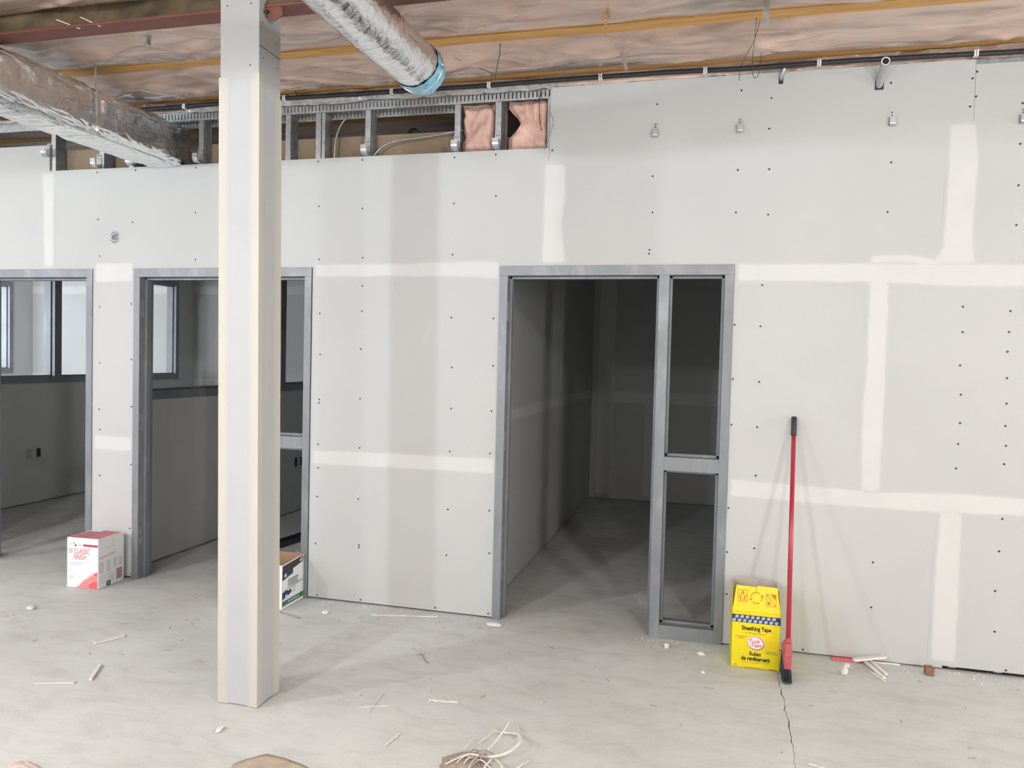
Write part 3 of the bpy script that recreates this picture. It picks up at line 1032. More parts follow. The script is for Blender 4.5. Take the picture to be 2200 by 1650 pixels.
MB().grid(rend, 48, 14).build('blue_film_cap', 'blue_film', dr, smooth=True)
MB().tube([(math.cos(a) * RD * 1.055, -0.026 + 0.004 * math.sin(3 * a), math.sin(a) * RD * 1.055) for a in [k * math.pi / 24 for k in range(48)]] + [(RD * 1.055, -0.026, 0)], 0.0035, 5).build('tie_band', 'crinkled_foil', dr, smooth=True)
MB().tube([(-0.02, -0.62, 0.09), (-0.015, -0.62, 0.30)], 0.003, 5).build('hanger_wire', 'dark_wire', dr)

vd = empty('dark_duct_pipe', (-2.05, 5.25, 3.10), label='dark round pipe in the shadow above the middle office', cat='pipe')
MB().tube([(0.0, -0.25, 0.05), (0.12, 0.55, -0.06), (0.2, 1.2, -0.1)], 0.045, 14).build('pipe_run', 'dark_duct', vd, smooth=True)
MB().tube([(0.05, 0.1, 0.0), (0.05, 0.1, 0.20)], 0.004, 6).build('hanger_rod', 'galvanized_steel', vd)
MB().box(0.0, 0.06, -0.08, -0.03, -0.022, -0.010).build('pipe_clamp', 'galvanized_steel', vd)

# ------------------------------------------------------------------ pipe, cables and wires along the wall head
bp = empty('black_insulated_pipe', (0, 4.50, 3.265), label='long black insulated pipe running along the wall head', cat='pipe')
PP = [(-9.0, 3.27), (-5.928, 3.268), (-3.685, 3.257), (-3.231, 3.264), (-2.712, 3.269), (-2.122, 3.265), (-1.507, 3.263), (-0.93, 3.266), (-0.388, 3.267), (0.123, 3.259), (0.604, 3.261), (1.059, 3.256), (1.49, 3.249), (3.0, 3.25), (6.5, 3.26)]
fine = []
for i in range(len(PP) - 1):
    for k in range(8):
        t = k / 8
        x = PP[i][0] * (1 - t) + PP[i + 1][0] * t
        z = PP[i][1] + (PP[i + 1][1] - PP[i][1]) * smooth01(t)
        fine.append((x, -0.002 + 0.004 * nz(x * 2, 1), z - 3.265))
MB().tube(fine, 0.0135, 10).build('pipe_sleeve', 'black_rubber', bp, smooth=True)
for cx, cz in [(-3.493, 3.261), (-2.739, 3.271), (-1.988, 3.265), (-1.356, 3.264), (-0.681, 3.265), (-0.09, 3.262), (0.509, 3.262), (1.27, 3.254)]:
    m = MB()
    for dx in (-0.011, 0.001):
        m.box(cx + dx, cx + dx + 0.0095, -0.0165, 0.012, cz - 3.265 - 0.017, cz - 3.265 + 0.016)
    m.build('pipe_clip', 'white_plastic', bp, bevel=0.002)


def wire(name, pts, r, mat, label, cat='wire', group=None, n=6, smooth_steps=0):
    if smooth_steps:
        P = [Vector(p) for p in pts]
        out = []
        for i in range(len(P) - 1):
            p0, p1, p2, p3 = P[max(0, i - 1)], P[i], P[i + 1], P[min(len(P) - 1, i + 2)]
            for k in range(smooth_steps):
                t = k / smooth_steps
                out.append(0.5 * ((2 * p1) + (p2 - p0) * t + (2 * p0 - 5 * p1 + 4 * p2 - p3) * t * t + (3 * p1 - p0 - 3 * p2 + p3) * t ** 3))
        out.append(P[-1])
        pts = out
    return tag(MB().tube(pts, r, n).build(name, mat, smooth=True), label, cat, group)


wire('tie_wire', [(0.155, 3.95, 3.30), (0.150, 3.99, 3.20), (0.145, 4.0, 3.13), (0.150, 4.0, 3.04), (0.168, 4.0, 3.03), (0.178, 4.0, 3.06), (0.186, 4.0, 3.15)], 0.0016, 'dark_wire', 'thin tie wire bent into a hook below the ceiling right of centre', smooth_steps=6)
wire('tie_wire', [(0.172, 3.97, 3.29), (0.150, 3.99, 3.21), (0.105, 4.0, 3.12), (0.090, 4.0, 3.08), (0.083, 4.0, 3.02)], 0.0016, 'dark_wire', 'thin tie wire dangling left of the hooked one', smooth_steps=5)
wire('tie_wire', [(-1.149, 4.0, 3.305), (-1.150, 4.0, 3.245), (-1.158, 4.0, 3.21), (-1.168, 4.0, 3.15), (-1.175, 4.0, 3.112)], 0.0022, 'dark_wire', 'kinked dark tie wire hanging above the pink batts')
wire('tie_wire', [(-1.325, 4.45, 3.285), (-1.29, 4.33, 3.27), (-1.42, 4.05, 3.26)], 0.0012, 'dark_wire', 'fine wire crossing the plastic beside the blue duct end')
wire('threaded_rod', [(-2.50, 4.07, 3.30), (-2.545, 4.20, 3.295), (-2.64, 4.49, 3.275)], 0.0035, 'dark_wire', 'dark diagonal rod by the column under the ceiling', 'rod')
wire('tie_wire', [(-1.045, 4.535, 3.22), (-1.048, 4.525, 3.12), (-1.035, 4.52, 3.0), (-1.028, 4.52, 2.985), (-1.045, 4.52, 3.05), (-1.052, 4.53, 3.2)], 0.0016, 'dark_wire', 'narrow wire loop hanging in front of the right pink batt', smooth_steps=5)
wire('tie_wire', [(-0.985, 4.53, 3.09), (-0.962, 4.50, 3.05), (-0.957, 4.50, 3.01), (-0.975, 4.51, 2.95), (-1.0, 4.53, 2.90), (-1.015, 4.535, 2.87)], 0.0012, 'dark_wire', 'thin curled wire at the corner of the opening beside the batt', smooth_steps=5)
wire('armored_cable', [(-2.15, 4.585, 2.86), (-2.14, 4.585, 2.90), (-2.08, 4.585, 2.955), (-1.98, 4.585, 2.985), (-1.85, 4.585, 2.995), (-1.70, 4.585, 3.01), (-1.55, 4.585, 3.03)], 0.0055, 'galvanized_steel', 'flexible grey armoured cable curving through the stud opening', 'cable', smooth_steps=8, n=8)
wire('armored_cable', [(-2.43, 4.60, 2.80), (-2.425, 4.60, 3.0), (-2.40, 4.61, 3.1), (-2.36, 4.62, 3.16)], 0.006, 'galvanized_steel', 'grey cable rising beside the doubled stud', 'cable', smooth_steps=8, n=8)
wire('blue_cable', [(-4.015, 4.60, 2.80), (-4.012, 4.60, 3.02)], 0.005, 'ink_navy', 'dark blue cable beside the foil-wrapped duct', 'cable')

# galvanized hanger straps and wood strip under the ceiling
hs = empty('hanger_strap', (0.188, 3.72, 3.27), label='short galvanized strap hanging from the ceiling right of centre', cat='strap')
MB().box(-0.013, 0.013, 0.0, 0.003, -0.02, 0.05).prism([(-0.013, -0.02), (0.013, -0.02), (0.013, -0.085), (0.007, -0.10), (-0.007, -0.10), (-0.013, -0.085)], 'y', 0.001, 0.004).build('strap_plate', 'galvanized_steel', hs)
MB().tube([(0, 0.0, -0.085), (0, -0.006, -0.085)], 0.006, 8).build('rivet', 'galvanized_steel', hs)
hs2 = empty('hanger_strap', (-2.92, 3.47, 3.275), label='short galvanized strap under the ceiling left of the column', cat='strap')
MB().box(-0.012, 0.012, 0.0, 0.003, -0.060, 0.03).box(-0.012, 0.012, -0.022, 0.0, -0.060, -0.057).build('strap_plate', 'galvanized_steel', hs2)
tag(MB().prism([(-0.535, 3.60), (-0.522, 3.60), (-0.555, 3.83), (-0.568, 3.83)], 'z', 3.225, 3.234).build('wood_strip', 'spruce_flange'), 'short thin wood strip against the ceiling plastic', 'wood strip')
tag(MB().prism([(-0.515, 4.03), (-0.492, 4.03), (-0.50, 4.30), (-0.517, 4.30)], 'z', 3.218, 3.226).build('cardboard_strip', 'dust_tan'), 'dark brown strip hanging behind the plastic near the middle joist', 'strip')
# loose clear plastic over the beam at left, coloured white for its glints
for (xa, xb, lab) in ((-3.12, -3.0, 'loose strip of clear plastic across the red beam, left one'), (-2.98, -2.88, 'loose strip of clear plastic across the red beam, right one')):
    m = MB()
    m.grid(lambda u, t: (xa + (xb - xa) * t + 0.008 * math.sin(u * 9), 3.083 - 0.004 * math.sin(u * 3.1) + 0.02 * t, 3.20 - 0.045 * t + 0.004 * u), 3, 14)
    tag(m.build('plastic_strip', 'white_plastic', smooth=True), lab, 'plastic strip')

# ------------------------------------------------------------------ pink batts in the stud bays


def batt(x0, x1, z0, z1, y0, y1, seed, label, cut=False):
    m = MB()
    cx, cz = (x0 + x1) / 2, (z0 + z1) / 2
    nu, nv = 40, 56

    def front(u, t):
        x, z = x0 + (x1 - x0) * u, z0 + (z1 - z0) * t
        e = min(u, 1 - u, t, 1 - t)
        pf = smooth01(e / 0.16)
        wx = 0.010 * nz(z * 14, seed) * (1 if u > 0.5 else -1) * abs(u - 0.5) * 2
        if cut:
            if u < 0.5:
                x += (0.5 - u) * 2 * (0.075 * smooth01(1 - abs((z - (z0 + z1) / 2 - 0.02)) / 0.10) + 0.02 * nz(z * 20, 4.0))
        yv = y0 + 0.030 * (1 - pf) - 0.030 * pf * (0.5 + nz(x * 9, z * 7, seed)) - 0.012 * nz(x * 26, z * 18, seed + 3)
        yv += 0.016 * max(0, 1 - abs(nz(x * 7 + z * 2, z * 5, seed + 8)) * 6)
        return (x + wx, yv, z)
    m.grid(front, nu, nv)
    m.grid(lambda u, t: (front(u, t)[0], y1, front(u, t)[2]), nu, nv)
    # close the rim
    a, rim = 0, []
    W2 = nv + 1
    rim = [i * W2 for i in range(nu + 1)] + [nu * W2 + j for j in range(1, nv + 1)] + [i * W2 + nv for i in range(nu - 1, -1, -1)] + [j for j in range(nv - 1, 0, -1)]
    off = (nu + 1) * W2
    for i in range(len(rim)):
        p, q = rim[i], rim[(i + 1) % len(rim)]
        m.f.append((p, q, q + off, p + off))
        m.mi.append(0)
    return tag(m.build('insulation_batt', 'pink_glass_fibre', smooth=True), label, 'insulation')


batt(-1.552, -1.328, 2.872, 3.184, 4.575, 4.645, 3.3, 'smooth pink insulation batt, the left one of the two between the studs')
batt(-1.255, -0.992, 2.872, 3.196, 4.570, 4.645, 8.1, 'torn pink insulation batt next to the tall right-hand board', True)


# ------------------------------------------------------------------ galvanized clips
def clip_mesh(wd_, dep, h_back, h_front, thk=0.0016):
    m = MB()
    prof = [(0.0, h_back)]
    prof.append((0.0, dep / 2))
    for k in range(1, 9):
        a = math.pi * k / 8
        prof.append((-dep / 2 + dep / 2 * math.cos(a), dep / 2 - dep / 2 * math.sin(a)))
    prof.append((-dep, h_front))
    for i in range(len(prof) - 1):
        (y0, z0), (y1, z1) = prof[i], prof[i + 1]
        d = Vector((y1 - y0, z1 - z0)).normalized()
        nrm = Vector((-d.y, d.x)) * thk
        m.add([(-wd_ / 2, y0, z0), (wd_ / 2, y0, z0), (wd_ / 2, y1, z1), (-wd_ / 2, y1, z1),
               (-wd_ / 2, y0 + nrm.x, z0 + nrm.y), (wd_ / 2, y0 + nrm.x, z0 + nrm.y), (wd_ / 2, y1 + nrm.x, z1 + nrm.y), (-wd_ / 2, y1 + nrm.x, z1 + nrm.y)],
              [(0, 1, 2, 3), (4, 7, 6, 5), (0, 4, 5, 1), (1, 5, 6, 2), (2, 6, 7, 3), (3, 7, 4, 0)])
    return m


def clip(x, z, label, big):
    e = empty('clip_bracket', (x, 4.5535 if big else 4.5425, z), label=label, cat='bracket', group='galvanized clip brackets on the partition')
    if big:
        hk = clip_mesh(0.040, 0.060, 0.098, 0.056).build('hook', 'galvanized_steel', e)
        hp = [(-0.008, 0.088), (0.009, 0.088), (-0.008, 0.070), (0.010, 0.062)]
    else:
        hk = clip_mesh(0.029, 0.024, 0.085, 0.046).build('hook', 'galvanized_steel', e)
        hp = [(0.0, 0.072), (0.0, 0.058)]
    m = MB()
    for (hx, hz) in hp:
        m.tube([(hx, -0.0025, hz), (hx, -0.0005, hz)], 0.0033, 8)
    m.build('holes', 'dark_screw', hk)


clip(-4.665, 2.985, 'galvanized clip at the top corner of the leftmost tall board', True)
clip(-4.235, 2.890, 'galvanized clip left of the foil duct, nearest the brown backing', True)
clip(-3.945, 2.890, 'galvanized clip partly hidden under the foil duct', True)
clip(-3.408, 2.890, 'galvanized clip between the foil duct and the column', True)
clip(-2.175, 2.890, 'galvanized clip at the foot of the curved armoured cable', True)
clip(-1.572, 2.890, 'galvanized clip at the left edge of the smooth pink batt', True)
clip(-1.310, 2.890, 'galvanized clip between the two pink batts', True)
clip(-0.361, 2.915, 'small galvanized clip on the tall board, leftmost of its row', False)
clip(0.109, 2.918, 'small galvanized clip on the tall board, second from the left', False)
clip(0.892, 2.915, 'small galvanized clip below the conduit stub', False)
clip(1.512, 2.895, 'small galvanized clip at the right edge of the picture', False)

# conduit stubs through the top of the boards
cs = empty('conduit_stub', (0.823, WY, 3.13), label='bent grey conduit stub with an open end poking out of the wall', cat='conduit')
path = [(0.0, 0.02, 0.0), (0.0, 0.0, 0.012), (0.0, -0.022, 0.030), (0.001, -0.055, 0.055), (0.002, -0.10, 0.076), (0.002, -0.135, 0.085)]
MB().tube(path, 0.0195, 16, caps=False).build('tube', 'galvanized_steel', cs, smooth=True)
MB().tube([path[-1], (0.002, -0.131, 0.084)], 0.0165, 16).build('bore', 'dark_screw', cs)
ring = MB()
for k in range(16):
    pass
e0 = Vector(path[-1])
ring.tube([e0 + Vector((math.cos(a) * 0.019, 0.001, math.sin(a) * 0.019)) for a in [k * math.pi / 10 for k in range(21)]], 0.0032, 6)
ring.build('rim', 'white_plastic', cs, smooth=True)
MB().box(-0.022, 0.022, -0.0012, 0.001, -0.018, 0.03).build('cut_out', 'dark_screw', cs)
cs2 = empty('conduit_stub', (0.319, WY, 3.19), label='thin conduit tail at a small notch left of the larger stub', cat='conduit')
MB().tube([(0.0, 0.012, 0.0), (0.0, -0.010, 0.022), (0.008, -0.030, 0.045), (0.018, -0.040, 0.075)], 0.009, 10).build('tube', 'galvanized_steel', cs2, smooth=True)
MB().box(-0.012, 0.012, -0.0012, 0.001, -0.014, 0.022).build('cut_out', 'dark_screw', cs2)

# electrical boxes
eb = empty('junction_box', (-4.092, WY, 2.401), label='round-cornered steel junction box with a cable loop set high between two doors', cat='electrical box')
oc = [(math.cos(a) * 0.042, math.sin(a) * 0.052) for a in [math.pi / 8 + k * math.pi / 4 for k in range(8)]]
MB().prism(oc, 'y', -0.0016, 0.0).build('box_face', 'ink_grey', eb)
MB().prism([(a * 0.8, c * 0.8) for a, c in oc], 'y', -0.0022, -0.0016).build('box_recess', 'dark_grey_steel', eb)
MB().tube([(0.036, -0.008, 0.026), (0.012, -0.013, 0.026), (-0.012, -0.014, 0.012), (-0.018, -0.014, -0.006), (-0.004, -0.013, -0.022), (0.034, -0.010, -0.026)], 0.0035, 8).build('cable_loop', 'ink_pale_grey', eb, smooth=True)


def outlet(x, yv, z, label, dark):
    e = empty('outlet_box', (x, yv, z), label=label, cat='electrical box')
    MB().box(0.0005, 0.003, -0.030, 0.030, -0.052, 0.052).build('box_rim', 'galvanized_steel', e)
    MB().box(0.003, 0.0035, -0.023, 0.023, -0.044, 0.044).build('box_cavity', 'dark_screw' if dark else 'ink_grey', e)


outlet(-6.76, 6.37, 0.51, 'grey outlet box low on the leftmost office wall, left of the pair', False)
outlet(-6.76, 6.475, 0.52, 'dark outlet box low on the leftmost office wall, right of the pair', True)
outlet(-4.07, 6.985, 0.51, 'dark outlet box seen through the middle sidelight, left of the pair', True)
outlet(-4.07, 7.095, 0.51, 'dark outlet box seen through the middle sidelight, right of the pair', True)
st = empty('steel_track_offcut', (-3.44, 5.80, 0), math.radians(-8), label='dark steel track lying on the floor of the middle office', cat='track')
MB().box(-0.05, 0.05, -0.5, 0.5, 0.001, 0.003).build('web', 'dark_duct', st)
MB().box(-0.05, -0.048, -0.5, 0.5, 0.002, 0.045).build('flange', 'dark_duct', st)
MB().box(0.048, 0.05, -0.5, 0.5, 0.002, 0.045).build('flange', 'dark_duct', st)


# ------------------------------------------------------------------ cartons and their print
def frame2d(kind, ox, oy, oz):
    """local print planes: 'front' looks to -y, 'right' looks to +x, 'top' looks up"""
    if kind == 'front':
        return lambda a, b2, d: (ox + a, oy - d, oz + b2)
    if kind == 'right':
        return lambda a, b2, d: (ox + d, oy + a, oz + b2)
    return lambda a, b2, d: (ox + a, oy + b2, oz + d)


def prnt(parent, name, fr, polys, mat, off=0.0006):
    m = MB()
    for p in polys:
        m.add([fr(a, c, off) for a, c in p], [tuple(range(len(p)))])
    return m.build(name, mat, parent, fix=False)


def rect(a0, a1, b0, b1):
    return [(a0, b0), (a1, b0), (a1, b1), (a0, b1)]


def oval(cx, cy, rx, ry, n=28, rot=0.0, a0=0.0, a1=2 * math.pi):
    out = []
    for k in range(n):
        a = a0 + (a1 - a0) * k / n
        x, yv = rx * math.cos(a), ry * math.sin(a)
        out.append((cx + x * math.cos(rot) - yv * math.sin(rot), cy + x * math.sin(rot) + yv * math.cos(rot)))
    return out


def arcband(cx, cy, r0_, r1_, a0, a1, n=14):
    o = [(cx + r1_ * math.cos(a0 + (a1 - a0) * k / n), cy + r1_ * math.sin(a0 + (a1 - a0) * k / n)) for k in range(n + 1)]
    i = [(cx + r0_ * math.cos(a0 + (a1 - a0) * k / n), cy + r0_ * math.sin(a0 + (a1 - a0) * k / n)) for k in range(n, -1, -1)]
    return [[o[k], o[k + 1], i[n - k - 1], i[n - k]] for k in range(n)]


def frame_sq(x0, x1, y0, y1, t):
    return [rect(x0, x1, y0, y0 + t), rect(x0, x1, y1 - t, y1), rect(x0, x0 + t, y0 + t, y1 - t), rect(x1 - t, x1, y0 + t, y1 - t)]


def text(parent, body, fr, cx, cy, width, height, mat, off=0.0009, bold=0.0, shear=0.0, slope=0.0, name='lettering'):
    cu = bpy.data.curves.new('txt', 'FONT')
    cu.body = body
    cu.size = 1.0
    cu.offset = bold
    cu.shear = shear
    cu.resolution_u = 3
    to = bpy.data.objects.new('txt', cu)
    COL.objects.link(to)
    dg = bpy.context.evaluated_depsgraph_get()
    dg.update()
    me = bpy.data.meshes.new_from_object(to.evaluated_get(dg))
    bpy.data.objects.remove(to)
    bpy.data.curves.remove(cu)
    xs_ = [v.co.x for v in me.vertices]
    ys_ = [v.co.y for v in me.vertices]
    x0, x1, y0, y1 = min(xs_), max(xs_), min(ys_), max(ys_)
    for v in me.vertices:
        a = ((v.co.x - x0) / (x1 - x0) - 0.5) * width
        c = ((v.co.y - y0) / (y1 - y0) - 0.5) * height + a * slope
        v.co = Vector(fr(cx + a, cy + c, off))
    me.materials.clear()
    me.materials.append(MATS[mat])
    o = bpy.data.objects.new(name, me)
    COL.objects.link(o)
    o.parent = parent
    return o


# -- white joint compound carton
wbx = empty('compound_carton', (-4.066, 4.365, 0), math.radians(3.0), label='white and red joint compound carton on the floor between two doorways', cat='box')
BW2, BD2, BH2 = 0.121, 0.125, 0.341
wbb = MB().box(-BW2, BW2, -BD2, BD2, 0.001, BH2).build('carton_body', 'carton_white', wbx, bevel=0.004)
ft = frame2d('front', -BW2, -BD2, 0)
W2, H2 = 2 * BW2, BH2
tp = frame2d('top', -BW2, -BD2, BH2)
prnt(wbb, 'red_top_panel', tp, [rect(0.012, W2 - 0.004, 0.006, 0.19), rect(0.10, W2 - 0.004, 0.19, 0.232)], 'ink_rose')
prnt(wbb, 'top_flap_seam', tp, [[(0.118, 0.03), (0.124, 0.03), (0.126, 0.235), (0.120, 0.235)]], 'ink_magenta', 0.0012)
prnt(wbb, 'red_bar', ft, [rect(0.128, W2 - 0.002, H2 - 0.056, H2 - 0.041)], 'ink_magenta')
prnt(wbb, 'grey_bar', ft, [rect(0.088, 0.128, H2 - 0.054, H2 - 0.042)], 'ink_pale_grey')
prnt(wbb, 'leaf_logo', ft, [[(0.050, H2 - 0.028), (0.060, H2 - 0.038), (0.054, H2 - 0.046)], [(0.060, H2 - 0.054), (0.074, H2 - 0.038), (0.074, H2 - 0.052), (0.066, H2 - 0.060)]], 'ink_black')
text(wbb, 'CGC', ft, 0.027, H2 - 0.044, 0.030, 0.012, 'ink_grey')
text(wbb, 'CLASSIC', ft, 0.117, H2 - 0.090, 0.122, 0.036, 'ink_coral', bold=0.004, shear=0.15)
text(wbb, 'FINISH', ft, 0.103, H2 - 0.130, 0.094, 0.034, 'ink_coral', bold=0.004, shear=0.15)
prnt(wbb, 'grey_stamp', ft, [rect(0.014, 0.046, H2 - 0.084, H2 - 0.076), rect(0.014, 0.046, H2 - 0.096, H2 - 0.088), rect(0.016, 0.044, H2 - 0.106, H2 - 0.100)], 'ink_grey')
for q in (rect(0.02, 0.13, 0.168, 0.174), rect(0.02, 0.10, 0.156, 0.161), rect(0.02, 0.035, 0.118, 0.124), rect(0.018, 0.052, 0.074, 0.082), rect(0.018, 0.046, 0.064, 0.070)):
    prnt(wbb, 'fine_print', ft, [q], 'ink_pale_grey')
prnt(wbb, 'pale_pink_field', ft, [[(0.070, 0.004), (W2 - 0.004, 0.004), (W2 - 0.004, 0.118), (0.185, 0.10)]], 'ink_pale_pink')
prnt(wbb, 'pink_facets', ft, [[(0.085, 0.004), (0.175, 0.004), (0.175, 0.075), (0.13, 0.05)], [(0.175, 0.045), (W2 - 0.004, 0.062), (W2 - 0.004, 0.085), (0.20, 0.092), (0.175, 0.078)]], 'ink_pink', 0.0009)
prnt(wbb, 'coral_facets', ft, [[(0.175, 0.004), (W2 - 0.004, 0.004), (W2 - 0.004, 0.060), (0.205, 0.052), (0.175, 0.036)], [(0.208, 0.092), (W2 - 0.004, 0.088), (W2 - 0.004, 0.116), (0.214, 0.108)]], 'ink_coral', 0.0012)
rt = frame2d('right', BW2, -BD2, 0)
prnt(wbb, 'pink_stripe', rt, [[(0.01, 0.200), (0.16, 0.212), (0.16, 0.226), (0.01, 0.214)]], 'ink_pale_pink')
prnt(wbb, 'handle_slot', rt, arcband(0.130, H2 - 0.055, 0.0175, 0.0205, -math.pi / 2, math.pi / 2) + [rect(0.075, 0.130, H2 - 0.0755, H2 - 0.0725)], 'ink_grey')
prnt(wbb, 'instruction_blocks', rt, [rect(0.012, 0.055, 0.10, 0.18), rect(0.082, 0.118, 0.10, 0.18), rect(0.145, 0.175, 0.115, 0.18), rect(0.20, 0.228, 0.115, 0.18)], 'ink_pale_grey')
prnt(wbb, 'text_lines', rt, [rect(0.012, 0.16, 0.030 + 0.009 * k, 0.034 + 0.009 * k) for k in range(7)], 'ink_pale_grey')
prnt(wbb, 'mauve_panel', rt, [rect(0.175, 0.230, 0.025, 0.10)], 'ink_mauve')
prnt(wbb, 'square_mark', rt, [rect(0.080, 0.118, 0.006, 0.036)], 'ink_black')
prnt(wbb, 'square_mark_dot', rt, [rect(0.092, 0.106, 0.016, 0.027)], 'ink_white', 0.0009)

# -- yellow sheathing tape carton
yb_ = empty('tape_carton', (0.269, 4.237, 0), math.radians(0.5), label='yellow sheathing tape carton with open top standing beside the broom', cat='box')
YW, YD = 0.1235, 0.235
YH, YT = 0.302, 0.378
yfp = MB().box(-YW, YW, 0, 0.003, 0.001, YH).build('front_panel', 'carton_yellow', yb_)
for s in (-1, 1):
    m = MB()
    xa, xb = sorted((s * YW, s * (YW - 0.003)))
    m.prism([(0.0, 0.001), (YD, 0.001), (YD, YT + 0.02), (0.10, YT + 0.02), (0.0, YH)], 'x', xa, xb)
    m.build('side_panel', 'carton_yellow', yb_)
MB().box(-YW, YW, YD - 0.003, YD, 0.001, YT + 0.02).build('back_panel', 'carton_inside', yb_)
MB().box(-YW, YW, 0, YD, 0.001, 0.003).build('bottom_panel', 'carton_inside', yb_)
for s in (-1, 1):
    m = MB()
    xa, xb = sorted((s * (YW - 0.0035), s * (YW - 0.009)))
    m.prism([(0.11, YT + 0.018), (YD - 0.01, YT + 0.018), (YD - 0.02, YT + 0.040), (0.15, YT + 0.036)], 'x', xa, xb)
    m.build('side_flap', 'carton_inside', yb_)
MB().prism([(-YW + 0.004, YT + 0.02), (YW - 0.004, YT + 0.02), (YW - 0.012, YT + 0.040), (-YW + 0.008, YT + 0.045)], 'y', YD - 0.003, YD).build('back_flap', 'carton_inside', yb_)
FLT = 0.040   # front flap leans inwards
FZ = 0.129


def flapfr(a, c, d):
    t = c / FZ
    return (a, 0.0 + FLT * t - d, YH + c)


fm = MB()
fp = [(-YW + 0.001, 0.001), (YW - 0.001, 0.001), (YW - 0.019, FZ), (0.004, FZ + 0.003), (-0.003, FZ - 0.004), (-YW + 0.020, FZ)]
fm.add([flapfr(a, c, 0) for a, c in fp] + [flapfr(a, c, -0.003) for a, c in fp], [(0, 1, 2, 3, 4, 5), (11, 10, 9, 8, 7, 6)] + [(i, (i + 1) % 6, 6 + (i + 1) % 6, 6 + i) for i in range(6)])
flap = fm.build('front_flap', 'carton_yellow', yb_)
prnt(flap, 'flap_slit', flapfr, [rect(-0.001, 0.0015, FZ - 0.036, FZ)], 'ink_brown')
# icons on the flap: hands with a box, turning arrows, sun and box
hx, hz = -0.072, 0.078
prnt(flap, 'hands_icon', flapfr, frame_sq(hx - 0.025, hx + 0.025, hz - 0.030, hz + 0.030, 0.003) + [oval(hx, hz + 0.013, 0.010, 0.011, 6)] + [[(hx + s * 0.018, hz + 0.006), (hx + s * 0.013, hz + 0.002), (hx + s * 0.005, hz - 0.012), (hx + s * 0.005, hz - 0.025), (hx + s * 0.011, hz - 0.025), (hx + s * 0.012, hz - 0.012), (hx + s * 0.019, hz - 0.002)][::(1 if s > 0 else -1)] for s in (-1, 1)], 'ink_orange')
prnt(flap, 'hands_icon_cube', flapfr, [rect(hx - 0.001, hx + 0.001, hz + 0.003, hz + 0.013), [(hx - 0.008, hz + 0.018), (hx - 0.007, hz + 0.0195), (hx + 0.0005, hz + 0.0145), (hx - 0.0005, hz + 0.013)]], 'carton_yellow', 0.0010)
cx, cz = -0.001, 0.072
prnt(flap, 'turning_arrows', flapfr, arcband(cx, cz, 0.0255, 0.0300, 0.9, 3.0) + arcband(cx, cz, 0.0255, 0.0300, 3.9, 5.35) + arcband(cx, cz, 0.0255, 0.0300, 5.75, 6.75) +
     [[(cx - 0.037, cz - 0.002), (cx - 0.019, cz - 0.005), (cx - 0.030, cz - 0.016)], [(cx + 0.020, cz + 0.008), (cx + 0.031, cz + 0.020), (cx + 0.036, cz + 0.007)]], 'ink_orange')
sx_, sz = 0.074, 0.066
prnt(flap, 'sun_icon', flapfr, frame_sq(sx_ - 0.025, sx_ + 0.025, sz - 0.030, sz + 0.030, 0.003) + [[(sx_ - 0.025, sz + 0.028), (sx_ - 0.022, sz + 0.030), (sx_ + 0.025, sz - 0.028), (sx_ + 0.022, sz - 0.030)]] +
     [[(sx_ + 0.024, sz + 0.029)] + [(sx_ + 0.024 + 0.020 * math.cos(a), sz + 0.029 + 0.020 * math.sin(a)) for a in [math.pi + k * math.pi / 16 for k in range(9)]]] +
     arcband(sx_ + 0.024, sz + 0.029, 0.024, 0.026, math.pi, 1.5 * math.pi, 8) + [oval(sx_ - 0.011, sz - 0.015, 0.0085, 0.010, 6)], 'ink_orange')
yf_ = frame2d('front', -YW, 0, 0)
YWID = 2 * YW
prnt(yfp, 'navy_band', yf_, [rect(0, YWID, 0.244, 0.285)], 'ink_navy')
discs, stripes = [], []
for i in range(10):
    for j in range(2):
        px, pz = 0.012 + i * 0.0268 + (0.0134 if j % 2 else 0), 0.2545 + j * 0.0195
        if px > YWID - 0.010 or px < 0.010:
            continue
        discs.append(oval(px, pz, 0.0100, 0.0080, 16, 0.45))
        stripes.append([(px - 0.0070, pz - 0.0030), (px + 0.0055, pz + 0.0010), (px + 0.0070, pz + 0.0034), (px - 0.0055, pz - 0.0004)])
prnt(yfp, 'band_discs', yf_, discs, 'ink_pale_blue', 0.0009)
prnt(yfp, 'band_disc_marks', yf_, stripes, 'ink_navy', 0.0012)
text(yfp, 'Sheathing Tape', yf_, 0.126, 0.212, 0.150, 0.030, 'ink_black', bold=0.034)
text(yfp, 'for PE Vapor Barrier', yf_, 0.124, 0.1885, 0.108, 0.0105, 'ink_brown', shear=0.2)
text(yfp, "The Contractors'", yf_, 0.047, 0.170, 0.060, 0.0068, 'ink_black')
text(yfp, 'Choice', yf_, 0.048, 0.160, 0.030, 0.0066, 'ink_black')
text(yfp, 'Le choix des', yf_, 0.204, 0.098, 0.050, 0.0062, 'ink_black')
text(yfp, 'entrepreneurs', yf_, 0.206, 0.088, 0.058, 0.0062, 'ink_black')
prnt(yfp, 'logo_halo', yf_, [oval(0.1255, 0.137, 0.0455, 0.0375, 40, -0.28)], 'ink_white')
prnt(yfp, 'logo_ring', yf_, [oval(0.1255, 0.1365, 0.0440, 0.0360, 40, -0.28)], 'ink_red', 0.0009)
prnt(yfp, 'logo_field', yf_, [oval(0.1240, 0.1380, 0.0400, 0.0318, 40, -0.28)], 'ink_white', 0.0012)
text(yfp, 'Tuck', yf_, 0.1195, 0.1480, 0.056, 0.0195, 'ink_red', 0.0015, bold=0.016, shear=0.15)
text(yfp, 'Tape', yf_, 0.1285, 0.1250, 0.056, 0.0220, 'ink_red', 0.0015, bold=0.016, shear=0.15)
